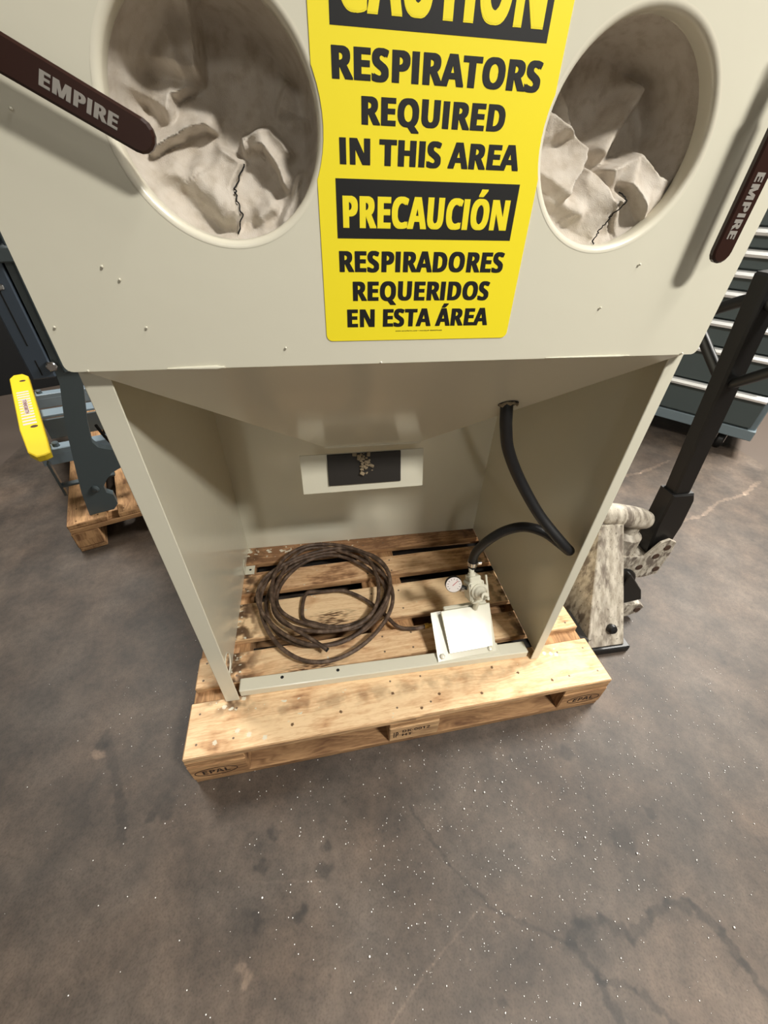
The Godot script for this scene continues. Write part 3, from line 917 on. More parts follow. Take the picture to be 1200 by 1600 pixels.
	for i in line.size() - 1:
		for k in 12:
			var p: Vector2 = line[i].lerp(line[i + 1], k / 12.0)
			p.x += 0.006 * sin(pts.size() * 0.9)
			var gi := clampi(roundi((p.x + 1.2) / 2.4 * N), 0, N); var gj := clampi(roundi((p.y + 1.2) / 2.4 * N), 0, N)
			var zz := -1.0
			for dj in [-1, 0, 1]:
				for di in [-1, 0, 1]: zz = maxf(zz, pos[clampi(gj + dj, 0, N) * (N + 1) + clampi(gi + di, 0, N)].z)
			pts.append(o + Vector3(c.x + p.x * R, c.y + p.y * R, zz))
	var sm := MB.new()
	sm.tube(pts, 0.0008, 6)
	obj("stitching", sm, M.seam, s)

func height(F: Array, p: Vector2) -> float:
	var z := 0.0
	for f in F:
		var pts: Array = f[0]
		var best := 1e9; var side := 0.0; var arc := 0.0; var run := 0.0
		for i in pts.size() - 1:
			var a: Vector2 = pts[i]; var b: Vector2 = pts[i + 1]
			var e := b - a
			var t := clampf((p - a).dot(e) / e.length_squared(), 0.0, 1.0)
			var d := p.distance_to(a + e * t)
			if d < best - 1e-6:
				best = d
				side = e.cross(p - a)
				arc = run + t * e.length()
			run += e.length()
		var ends := smoothstep(0.0, 0.16, arc) * smoothstep(0.0, 0.16, run - arc)
		var w: float = f[2]
		if f[3] == 0:
			z += f[1] * exp(-best * best / (w * w)) * ends
		else:
			var sd: float = best * (1.0 if side * f[3] > 0 else -1.0)
			# rolled edge: quick rise over a narrow lip, slow fall on the raised side
			var rise := smoothstep(-0.02, 0.045, sd)
			z += f[1] * rise * exp(-maxf(sd, 0.0) / w) * ends
	return z

func caution_sign() -> void:
	var o := Vector3(-0.1241, 1.0988, 0.0002)
	var t := thing("caution_sign", "yellow and black bilingual caution sign on the cabinet front between the arm holes", "safety sign", o)
	var poly := rounded(0, 0, 0.254, 0.3556, 0.008)
	for h in HOLES:
		var c := PackedVector2Array()
		for k in 64:
			c.append(Vector2(h.x - o.x, h.y - o.y) + Vector2(cos(TAU * k / 64), sin(TAU * k / 64)) * 0.1045)
		var r := Geometry2D.clip_polygons(poly, c)
		poly = r[0]
	var b := MB.new()
	b.prism(Transform3D(), poly, 0.0008, 0.0002)
	obj("backing", b, M.sign, t)
	var z := at(Vector3(0, 0, 0.0008))
	for q in [[0.0195, 0.2790, 0.2335, 0.3430], [0.0195, 0.1155, 0.2330, 0.1700]]:
		var m := MB.new()
		m.prism(z, PackedVector2Array([Vector2(q[0], q[1]), Vector2(q[2], q[1]), Vector2(q[2], q[3]), Vector2(q[0], q[3])]), 0.0002, 0.00005)
		obj("black_bar", m, M.ink, t)
	var zz := at(Vector3(0, 0, 0.001))
	text("lettering", "CAUTION", M.sign, t, zz, 0.0275, 0.2875, 0.2265, 0.3350, 0.0002, true, 0.0014)
	text("lettering", "RESPIRATORS", M.ink, t, z, 0.0200, 0.2448, 0.2345, 0.2667, 0.0002, true, 0.0011)
	text("lettering", "REQUIRED", M.ink, t, z, 0.0485, 0.2134, 0.2025, 0.2342, 0.0002, true, 0.001)
	text("lettering", "IN THIS AREA", M.ink, t, z, 0.0250, 0.1817, 0.2270, 0.2030, 0.0002, true, 0.001)
	text("lettering", "PRECAUCIÓN", M.sign, t, zz, 0.0265, 0.1258, 0.2250, 0.1552, 0.0002, true, 0.0011)
	text("lettering", "RESPIRADORES", M.ink, t, z, 0.0205, 0.0812, 0.2300, 0.1030, 0.0002, true, 0.0009)
	text("lettering", "REQUERIDOS", M.ink, t, z, 0.0362, 0.0490, 0.2168, 0.0708, 0.0002, true, 0.0009)
	text("lettering", "EN ESTA ÁREA", M.ink, t, z, 0.0282, 0.0174, 0.2220, 0.0390, 0.0002, true, 0.0009)
	text("fine_print", "www.accuform.com • reorder# SBMRPE440", M.ink, t, z, 0.0930, 0.0110, 0.1580, 0.0126, 0.0001)

func foot_valve() -> void:
	var t := thing("foot_valve", "beige foot pedal air valve with regulator and gauge on the sill rail", "foot valve", Vector3(0.25, 0.1745, -0.06))
	var o := -t.position
	# bracket: base plate, sloped guard plate left of the pedal
	var b := MB.new()
	var base := [Vector3(0.146, 0.1775, -0.039), Vector3(0.330, 0.1775, -0.050), Vector3(0.346, 0.236, -0.185), Vector3(0.150, 0.236, -0.172)]
	slab(b, o, base, 0.003)
	b.box(at(o + Vector3(0.246, 0.1765, -0.060)), Vector3(0.19, 0.003, 0.036), 0.001)
	obj("bracket", b, M.paint, t)
	var pd := MB.new()
	slab(pd, o, [Vector3(0.183, 0.193, -0.054), Vector3(0.319, 0.193, -0.060), Vector3(0.336, 0.256, -0.166), Vector3(0.177, 0.256, -0.158)], 0.004)
	slab(pd, o, [Vector3(0.183, 0.193, -0.054), Vector3(0.177, 0.256, -0.158), Vector3(0.179, 0.238, -0.165), Vector3(0.185, 0.183, -0.060)], 0.002)
	obj("pedal", pd, M.paint, t)
	for p in [Vector3(0.161, 0.1835, -0.052), Vector3(0.312, 0.182, -0.058)]:
		var bo := MB.new()
		bo.lathe(axis(o + p, Vector3(0, 0.9, 0.4)), PackedVector2Array([Vector2(0.0085, -0.003), Vector2(0.0085, 0.003), Vector2(0.006, 0.006), Vector2(0, 0.007)]), 6)
		obj("bolt", bo, M.paint, t)
	var hg := MB.new()
	bar(hg, o + Vector3(0.188, 0.254, -0.168), o + Vector3(0.327, 0.254, -0.176), 0.012, 0.010)
	obj("valve_body", hg, M.paint, t)
	# riser pipe, regulator, barb and clamp
	var px := 0.2945; var pz := -0.180
	var rz := Vector3(0.12, 0.47, 0.87).normalized()
	var ry := (Vector3(-0.1, 0.87, -0.48) - rz * rz.dot(Vector3(-0.1, 0.87, -0.48))).normalized()
	var rg := Transform3D(Basis(ry.cross(rz), ry, rz), o + Vector3(0.272, 0.337, -0.165))
	var pp := MB.new()
	pp.tube(PackedVector3Array([o + Vector3(px - 0.006, 0.238, pz + 0.018), rg * Vector3(0.006, -0.036, 0)]), 0.0085, 18)
	pp.lathe(axis(o + Vector3(px - 0.006, 0.240, pz + 0.016), Vector3(-0.1, 1, 0.1)), PackedVector2Array([Vector2(0.014, 0), Vector2(0.014, 0.010), Vector2(0.009, 0.012)]), 6)
	obj("riser_pipe", pp, M.paint, t)
	var rb := MB.new()
	rb.box(rg, Vector3(0.050, 0.060, 0.044), 0.005)
	rb.box(rg * at(Vector3(0, 0.036, 0)), Vector3(0.036, 0.018, 0.034), 0.003)
	rb.box(rg * at(Vector3(0, -0.034, 0)), Vector3(0.036, 0.012, 0.032), 0.003)
	for s in [[-1, -1], [-1, 1], [1, -1], [1, 1]]:
		rb.lathe(rg * Transform3D(Basis(Vector3.RIGHT, PI * 0.5), Vector3(s[0] * 0.019, s[1] * 0.024, 0.021)), PackedVector2Array([Vector2(0.003, 0), Vector2(0.003, 0.003), Vector2(0, 0.003)]), 10)
	var reg := obj("regulator", rb, M.paint, t)
	var bn := MB.new()
	bn.lathe(rg * Transform3D(Basis(Vector3.RIGHT, PI * 0.5), Vector3(0.002, 0, 0.020)), PackedVector2Array([Vector2(0.024, 0), Vector2(0.024, 0.006), Vector2(0.020, 0.010), Vector2(0.018, 0.016), Vector2(0.014, 0.022), Vector2(0.011, 0.030), Vector2(0.011, 0.040), Vector2(0, 0.040)]), 28)
	obj("bonnet", bn, M.paint, reg)
	var th := MB.new()
	th.lathe(rg * Transform3D(Basis(Vector3.RIGHT, PI * 0.5), Vector3(0.002, 0, 0.058)), PackedVector2Array([Vector2(0.004, 0), Vector2(0.004, 0.02), Vector2(0, 0.02)]), 12)
	obj("screw_end", th, M.paint, reg)
	th = MB.new()
	th.lathe(rg * Transform3D(Basis(Vector3.FORWARD, PI * 0.5), Vector3(0.025, 0, 0.008)), PackedVector2Array([Vector2(0.011, 0), Vector2(0.011, 0.008), Vector2(0.006, 0.010), Vector2(0, 0.010)]), 12)
	obj("adjusting_screw", th, M.paint, reg)
	var kt := MB.new()
	kt.tube(PackedVector3Array([rg * Vector3(0.036, 0.040, 0.012), rg * Vector3(0.036, -0.040, 0.012)]), 0.0034, 10)
	obj("t_handle", kt, M.paint, reg)
	# gauge on the left
	var gd := Vector3(-0.12, 0.42, 0.9)
	var gp := o + Vector3(0.205, 0.366, -0.166)
	var gb := MB.new()
	gb.lathe(axis(gp - gd.normalized() * 0.012, gd), PackedVector2Array([Vector2(0, 0), Vector2(0.022, 0), Vector2(0.0245, 0.003), Vector2(0.0245, 0.013), Vector2(0.0238, 0.0138), Vector2(0.0225, 0.012)]), 32)
	gb.tube(PackedVector3Array([rg * Vector3(-0.024, 0.008, 0), gp - gd.normalized() * 0.008]), 0.0055, 12)
	var gg := obj("gauge", gb, M.black, t)
	gg.set_meta("label", "round pressure gauge with a white dial")
	var gn := MB.new()
	gn.lathe(axis(rg * Vector3(-0.036, 0.010, 0), rg.basis * Vector3(-1, 0.25, 0.1)), PackedVector2Array([Vector2(0.008, 0), Vector2(0.008, 0.009), Vector2(0, 0.009)]), 6)
	obj("gauge_fitting", gn, M.chrome, t)
	var df := frame(gp + gd.normalized() * 0.001, gd)
	var di := MB.new()
	di.lathe(df * Transform3D(Basis(Vector3.RIGHT, PI * 0.5), Vector3()), PackedVector2Array([Vector2(0.0234, 0.0004), Vector2(0.0230, 0.0010), Vector2(0, 0.0010)]), 32)
	var dl := obj("dial", di, M.dial, gg)
	var tk := MB.new()
	for k in 11:
		var a := deg_to_rad(225.0 - 27.0 * k)
		tk.box(df * Transform3D(Basis(Vector3(0, 0, 1), a), Vector3(cos(a) * 0.0175, sin(a) * 0.0175, 0.0011)), Vector3(0.0045, 0.0012, 0.0004), 0.0001)
	obj("tick_marks", tk, M.ink, gg)
	var nd := MB.new()
	nd.box(df * Transform3D(Basis(Vector3(0, 0, 1), 0.8), Vector3(0.004, 0.005, 0.0014)), Vector3(0.022, 0.0022, 0.0005), 0.0002)
	obj("needle", nd, M.red, gg)
	# barb, hose clamp
	var ba := MB.new()
	ba.lathe(Transform3D(rg.basis, rg * Vector3(-0.003, 0.044, 0)), PackedVector2Array([Vector2(0.011, 0), Vector2(0.011, 0.008), Vector2(0.008, 0.009), Vector2(0.008, 0.03)]), 18)
	obj("hose_barb", ba, M.paint, t)
	# brass inlet on the left side
	var br := MB.new()
	br.lathe(axis(o + Vector3(0.136, 0.176, -0.168), Vector3(1, 0.05, 0.0)), PackedVector2Array([Vector2(0.0075, 0), Vector2(0.009, 0.001), Vector2(0.009, 0.012), Vector2(0.006, 0.014), Vector2(0.006, 0.05)]), 6)
	obj("inlet_fitting", br, M.brass, t)

# a plate through four corners (counter-clockwise from above), thickened downwards along its normal
func slab(b: MB, o: Vector3, c: Array, th: float) -> void:
	var n: Vector3 = (c[1] - c[0]).cross(c[3] - c[0]).normalized() * th
	var p := []
	for k in 4: p.append(o + c[k])
	b.quad(p[0], p[1], p[2], p[3])
	b.quad(p[3] - n, p[2] - n, p[1] - n, p[0] - n)
	for k in 4:
		var a: Vector3 = p[k]; var d: Vector3 = p[(k + 1) % 4]
		b.quad(a - n, d - n, d, a)

func supply_hose() -> void:
	var t := thing("rubber_hose", "thick black rubber hose looping from the hopper down to the regulator", "hose", Vector3(0.27, 0.40, -0.18))
	var o := -t.position
	var ctrl := [Vector3(0.229, 0.950, -0.150), Vector3(0.231, 0.915, -0.140), Vector3(0.238, 0.880, -0.140), Vector3(0.256, 0.825, -0.140), Vector3(0.297, 0.750, -0.132), Vector3(0.352, 0.668, -0.100), Vector3(0.405, 0.610, -0.062), Vector3(0.433, 0.582, -0.054), Vector3(0.428, 0.578, -0.082), Vector3(0.392, 0.597, -0.110), Vector3(0.350, 0.598, -0.135), Vector3(0.312, 0.572, -0.155), Vector3(0.282, 0.527, -0.172), Vector3(0.268, 0.476, -0.190), Vector3(0.265, 0.438, -0.200), Vector3(0.2665, 0.396, -0.199)]
	var pts := smooth_path(ctrl, 8)
	for i in pts.size(): pts[i] += o
	var b := MB.new()
	b.tube(pts, 0.0128, 18)
	obj("hose", b, M.rubber, t)
	var c := MB.new()
	c.lathe(axis(o + Vector3(0.2655, 0.414, -0.2), Vector3(-0.03, 1, 0)), PackedVector2Array([Vector2(0.0140, -0.007), Vector2(0.0150, -0.007), Vector2(0.0150, 0.007), Vector2(0.0140, 0.007)]), 24)
	c.box(at(o + Vector3(0.284, 0.416, -0.195)), Vector3(0.014, 0.010, 0.012), 0.002)
	obj("hose_clamp", c, M.chrome, t)

func coiled_hose() -> void:
	var t := thing("coiled_air_hose", "brown rubber air hose coiled in loose loops on the pallet boards inside the stand", "hose", Vector3(-0.14, 0.145, -0.33))
	var o := -t.position
	# loops: left, right, back, front
	var E := [[-0.300, 0.000, -0.535, -0.225], [-0.374, 0.072, -0.552, -0.152], [-0.322, 0.008, -0.526, -0.212], [-0.390, 0.114, -0.556, -0.084], [-0.342, -0.024, -0.562, -0.186], [-0.382, 0.070, -0.545, -0.138], [-0.355, 0.040, -0.560, -0.170], [-0.36, 0.03, -0.55, -0.15]]
	var ctrl := []
	# tail from the brass inlet into the coil
	for p in [Vector3(0.150, 0.176, -0.168), Vector3(0.105, 0.164, -0.172), Vector3(0.055, 0.158, -0.190), Vector3(0.015, 0.158, -0.250), Vector3(-0.04, 0.160, -0.315), Vector3(-0.105, 0.162, -0.358), Vector3(-0.175, 0.160, -0.366), Vector3(-0.235, 0.157, -0.368)]:
		ctrl.append(p)
	var turns := 6.22
	var steps := int(turns * 16)
	for i in steps:
		var ph := float(i) / 16.0
		var k := int(ph); var f := smoothstep(0.0, 1.0, ph - k)
		var a: Array = E[mini(k, 7)]; var c: Array = E[mini(k + 1, 7)]
		var l := lerpf(a[0], c[0], f); var r := lerpf(a[1], c[1], f); var bk := lerpf(a[2], c[2], f); var fr := lerpf(a[3], c[3], f)
		var ang := PI + TAU * ph           # from the left, round the front
		var x := (l + r) * 0.5 + (r - l) * 0.5 * cos(ang) + 0.011 * sin(2.0 * ang + ph * 2.3)
		var z := (bk + fr) * 0.5 - (fr - bk) * 0.5 * sin(ang) + 0.011 * cos(2.0 * ang + ph * 3.1)
		var y := 0.1525 + 0.0078 * ph + 0.003 * sin(ph * 5.7)
		if i > 1: ctrl.append(Vector3(x, y, z))
	# cut end, bent forward
	ctrl.append(Vector3(-0.200, 0.194, -0.142)); ctrl.append(Vector3(-0.172, 0.188, -0.118))
	var pts := smooth_path(ctrl, 5)
	for i in pts.size(): pts[i] += o
	var b := MB.new()
	b.tube(pts, 0.0064, 12)
	obj("hose", b, M.hose, t)
	var c := MB.new()
	c.lathe(axis(pts[pts.size() - 1], pts[pts.size() - 1] - pts[pts.size() - 2]), PackedVector2Array([Vector2(0.0066, -0.004), Vector2(0.0066, 0.0005), Vector2(0.003, 0.0005)]), 12)
	obj("cut_end", c, M.dark, t)

# ---------------------------------------------------------------- pallets: four-way, 1.2 m x 0.8 m
func pallet(label: String, main: bool, p: Vector3, turn: float) -> void:
	var t := thing("pallet", label, "pallet", p, turn)
	# local frame: origin at the middle of the long front edge; u along +x, v towards -z
	var fx := Transform3D()
	if not main:
		# the short side faces us: long edge runs away from the front left corner
		var u := Vector3(-0.348, 0, -0.937).normalized()
		var across := Vector3(0.937, 0, -0.348).normalized()
		fx = Transform3D(Basis(u, Vector3.UP, -across), u * 0.6)
	rng.seed = 5 if main else 6
	var ws := [0.145, 0.10, 0.145, 0.10, 0.145]
	var v := 0.0
	for k in 5:
		var w: float = ws[k]
		var du := rng.randf_range(-0.003, 0.003)
		var len := 1.196 + rng.randf_range(-0.003, 0.003)
		var b := MB.new()
		var f := fx * Transform3D(Basis(Vector3.UP, rng.randf_range(-0.002, 0.002)), Vector3(du, 0.133 + rng.randf_range(-0.0006, 0.0004), -(v + w * 0.5)))
		b.box(f, Vector3(len, 0.022, w), 0.003, Vector2(k * 0.37, k * 0.21))
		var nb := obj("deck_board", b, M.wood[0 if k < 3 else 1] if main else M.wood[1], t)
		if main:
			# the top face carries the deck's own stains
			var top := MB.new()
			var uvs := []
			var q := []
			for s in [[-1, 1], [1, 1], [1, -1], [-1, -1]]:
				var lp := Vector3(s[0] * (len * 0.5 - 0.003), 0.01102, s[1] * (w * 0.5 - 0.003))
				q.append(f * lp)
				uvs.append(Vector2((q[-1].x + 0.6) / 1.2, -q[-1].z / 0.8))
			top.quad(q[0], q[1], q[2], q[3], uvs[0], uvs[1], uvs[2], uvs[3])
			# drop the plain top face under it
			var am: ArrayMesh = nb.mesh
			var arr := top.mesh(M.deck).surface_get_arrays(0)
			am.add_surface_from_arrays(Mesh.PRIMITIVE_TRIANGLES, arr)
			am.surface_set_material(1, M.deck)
		v += w + 0.04125
	for k in 3:
		var b := MB.new()
		b.box(fx * at(Vector3((k - 1) * 0.5275, 0.111, -0.4)), Vector3(0.145, 0.0215, 0.798), 0.002, Vector2(k * 0.2 + 2.0, 0.3))
		obj("stringer_board", b, M.wood[1], t)
	for i in 3:
		for j in 3:
			var bw: float = 0.145
			var bd: float = [0.10, 0.145, 0.10][j]
			var vz: float = [0.05, 0.4, 0.75][j]
			var b := MB.new()
			var f := fx * at(Vector3((i - 1) * 0.5275, 0.061, -vz + (0.002 if j == 0 else 0.0)))
			b.box(f, Vector3(bw, 0.0775, bd), 0.003, Vector2(i * 0.31 + j * 0.77, j * 0.2))
			var bl := obj("corner_block" if i != 1 and j != 1 else "middle_block", b, M.wood[1] if i != 1 else M.wood[0], t)
			if main and j == 0:
				var face := at(f * Vector3(0, 0, bd * 0.5))
				if i == 1:
					text("stamp", "DK-0012", M.burn, bl, face, -0.035, 0.006, 0.045, 0.020, 0.0004)
					text("stamp", "HT", M.burn, bl, face, -0.035, -0.016, -0.005, -0.002, 0.0004)
					text("stamp", "IP", M.burn, bl, face, -0.060, -0.018, -0.046, 0.014, 0.0004)
				else:
					var ring := PackedVector3Array()
					var cx: float = -0.008 if i == 0 else 0.006
					for k in 48: ring.append(face * Vector3(cx + 0.053 * cos(TAU * k / 48), -0.004 + 0.0205 * sin(TAU * k / 48), 0.0))
					var rg := MB.new()
					rg.tube(ring, 0.0013, 6, true)
					obj("brand_oval", rg, M.burn, bl)
					text("brand", "EPAL", M.burn, bl, face, cx - 0.034, -0.014, cx + 0.034, 0.006, 0.0005)
	for k in 3:
		var bd: float = [0.10, 0.145, 0.10][k]
		var b := MB.new()
		b.box(fx * at(Vector3(0, 0.011, -[0.05, 0.4, 0.75][k])), Vector3(1.198, 0.0215, bd), 0.003, Vector2(k * 0.4 + 1.0, 0.6))
		obj("bottom_board", b, M.wood[2], t)
	var nails := MB.new()
	v = 0.0
	for k in 5:
		var w: float = ws[k]
		for i in 3:
			for s in [-1, 1]:
				for r in [-1, 1]:
					var px: float = (i - 1) * 0.5275 + s * 0.045 + rng.randf_range(-0.006, 0.006)
					nails.lathe(fx * at(Vector3(px, 0.1437, -(v + w * 0.5) + r * w * 0.27)), PackedVector2Array([Vector2(0.0034, 0), Vector2(0.0030, 0.0007), Vector2(0, 0.0009)]), 8)
		v += w + 0.04125
	tag(obj("nail_heads", nails, M.nail if main else M.dark, t), "", "", "", "stuff")

# ---------------------------------------------------------------- pallet jack at the right of the pallet
func pallet_jack() -> void:
	var t := thing("pallet_jack", "worn white pallet jack with a black handle, standing right of the cabinet pallet", "pallet jack", Vector3(0.85, 0, -0.37))
	var o := -t.position
	var zc := -0.37
	for s in [-1.0, 1.0]:
		var b := MB.new()
		# fork: reaches between the pallet's blocks
		b.box(at(o + Vector3(0.14, 0.052, zc + s * 0.195 + 0.006)), Vector3(1.14, 0.042, 0.135), 0.006)
		obj("fork", b, M.grime, t)
		# slanted end of the frame
		var e := MB.new()
		var lo := Vector3(0.806, 0.028, zc + s * 0.268); var hi := Vector3(0.806, 0.388, zc + s * 0.036)
		var out := Vector3(0, 0.55, 0.84 * s)
		var len := lo.distance_to(hi)
		var yv := (hi - lo).normalized()
		var zv := Vector3.RIGHT.cross(yv)
		e.prism(Transform3D(Basis(Vector3.RIGHT, yv, zv), o + lo - zv * 0.011), PackedVector2Array([Vector2(-0.104, 0), Vector2(0.043, 0), Vector2(0.043, len), Vector2(-0.043, len)]), 0.022, 0.004)
		obj("frame_end", e, M.chip, t)
		var ft := MB.new()
		ft.box(at(o + Vector3(0.790, 0.016, zc + s * 0.262)), Vector3(0.16, 0.030, 0.05), 0.004)
		obj("foot_plate", ft, M.black, t)
		var kb := MB.new()
		kb.lathe(axis(o + Vector3(0.795, 0.085, zc + s * 0.235), out), PackedVector2Array([Vector2(0.016, 0.004), Vector2(0.017, 0.020), Vector2(0.012, 0.028), Vector2(0, 0.03)]), 14)
		obj("pivot_pin", kb, M.black, t)
	var pl := MB.new()
	pl.prism(Transform3D(Basis(Vector3(0, 0, -1), Vector3(0.160, 0.987, 0), Vector3(0.987, -0.160, 0)), o + Vector3(0.697, 0, zc)), PackedVector2Array([Vector2(-0.262, 0.03), Vector2(0.262, 0.03), Vector2(0.262, 0.07), Vector2(0.045, 0.395), Vector2(-0.045, 0.395), Vector2(-0.262, 0.07)]), 0.016, 0.003)
	obj("back_plate", pl, M.chip, t)
	# rounded pump head and pump body
	var pu := MB.new()
	var pts := PackedVector3Array(); var rs := PackedFloat32Array()
	for k in 13:
		var f := k / 12.0
		pts.append(o + Vector3(0.745 + 0.245 * f, 0.425 - 0.045 * f - 0.02 * f * f, zc + 0.01))
		rs.append(0.038 * sqrt(maxf(1.0 - pow(absf(f * 2.0 - 1.0), 6.0), 0.02)))
	pu.tube(pts, 0.036, 18, false, rs)
	obj("pump_head", pu, M.chip, t)
	var pb := MB.new()
	pb.lathe(at(o + Vector3(0.93, 0.10, zc)), PackedVector2Array([Vector2(0.045, 0), Vector2(0.05, 0.01), Vector2(0.05, 0.20), Vector2(0.03, 0.215), Vector2(0.03, 0.28), Vector2(0, 0.28)]), 20)
	obj("pump_body", pb, M.chip, t)
	var yk := MB.new()
	for z in [-0.325, -0.425]:
		yk.prism(at(o + Vector3(0, 0, z)), PackedVector2Array([Vector2(0.90, 0.235), Vector2(1.000, 0.225), Vector2(1.035, 0.290), Vector2(1.065, 0.302), Vector2(1.098, 0.285), Vector2(1.105, 0.245), Vector2(1.100, 0.12), Vector2(1.04, 0.105), Vector2(0.90, 0.12)]), 0.010, 0.002)
	yk.box(at(o + Vector3(0.99, 0.165, zc)), Vector3(0.18, 0.09, 0.09), 0.006)
	var y := obj("handle_yoke", yk, M.chip, t)
	for p in [Vector3(1.072, 0.262, -0.314), Vector3(1.045, 0.222, -0.314), Vector3(1.08, 0.15, -0.314), Vector3(1.00, 0.17, -0.314)]:
		var h := MB.new()
		h.lathe(axis(o + p, Vector3(0, 0, 1)), PackedVector2Array([Vector2(0.013, 0), Vector2(0.013, 0.002), Vector2(0.010, 0.003), Vector2(0, 0.003)]), 14)
		obj("pin", h, M.rust, y)
	# handle: boot, square tube, the loop that branches from it
	var d := Vector3(-0.137, 1, 0).normalized()
	var p0 := Vector3(1.070, 0.24, -0.37)
	var along := func(h: float) -> Vector3: return p0 + d * ((h - p0.y) / d.y)
	var bt := MB.new()
	var fb := frame(Vector3.ZERO, Vector3(0, 0, 1), d)
	bt.prism(Transform3D(fb.basis, o + p0 - fb.basis.z * 0.034), PackedVector2Array([Vector2(-0.045, -0.02), Vector2(0.035, -0.02), Vector2(0.052, 0.10), Vector2(0.052, 0.215), Vector2(0.040, 0.245), Vector2(-0.040, 0.255), Vector2(-0.050, 0.12)]), 0.068, 0.006)
	obj("handle_boot", bt, M.black, t)
	var tb := MB.new()
	var q0: Vector3 = along.call(0.46); var q1: Vector3 = along.call(1.13)
	bar(tb, o + q0, o + q1, 0.050, 0.062, Vector3(1, 0.1, 0), 0.006)
	obj("handle_tube", tb, M.black, t)
	for s in [-1.0, 1.0]:
		var lp := MB.new()
		var j0: Vector3 = along.call(0.848); var j1: Vector3 = along.call(1.075)
		var ctrl := [o + j0, o + j0 + Vector3(-0.010, 0.075, s * 0.10), o + j0 + Vector3(-0.018, 0.125, s * 0.155), o + j0 + Vector3(-0.025, 0.160, s * 0.135), o + j1 + Vector3(0.002, -0.025, s * 0.06), o + j1]
		lp.tube(smooth_path(ctrl, 6), 0.0145, 12)
		obj("handle_loop", lp, M.black, t)
	# lift linkage and steering wheels behind the frame
	var lk := MB.new()
	lk.prism(at(o + Vector3(0, 0, -0.235)), PackedVector2Array([Vector2(0.856, 0.256), Vector2(0.864, 0.254), Vector2(0.945, 0.16), Vector2(0.969, 0.108), Vector2(0.88, 0.092), Vector2(0.856, 0.10)]), 0.02, 0.003)
	obj("linkage", lk, M.black, t)
	var lv := MB.new()
	lv.prism(at(o + Vector3(0, 0, -0.235)), PackedVector2Array([Vector2(0.856, 0.100), Vector2(0.90, 0.088), Vector2(0.976, 0.086), Vector2(1.0, 0.062), Vector2(0.99, 0.030), Vector2(0.93, 0.012), Vector2(0.856, 0.03)]), 0.022, 0.003)
	var l := obj("lift_lever", lv, M.chip, t)
	var pn := MB.new()
	pn.lathe(axis(o + Vector3(0.974, 0.052, -0.213), Vector3(0, 0, 1)), PackedVector2Array([Vector2(0.013, 0), Vector2(0.012, 0.003), Vector2(0, 0.003)]), 12)
	obj("pin", pn, M.rust, l)
	for z in [-0.415, -0.325]:
		var w := MB.new()
		w.lathe(axis(o + Vector3(0.93, 0.086, z - 0.02), Vector3(0, 0, 1)), PackedVector2Array([Vector2(0.03, 0), Vector2(0.08, 0), Vector2(0.085, 0.006), Vector2(0.085, 0.034), Vector2(0.08, 0.04), Vector2(0.03, 0.04)]), 28)
		obj("steer_wheel", w, M.black, t)

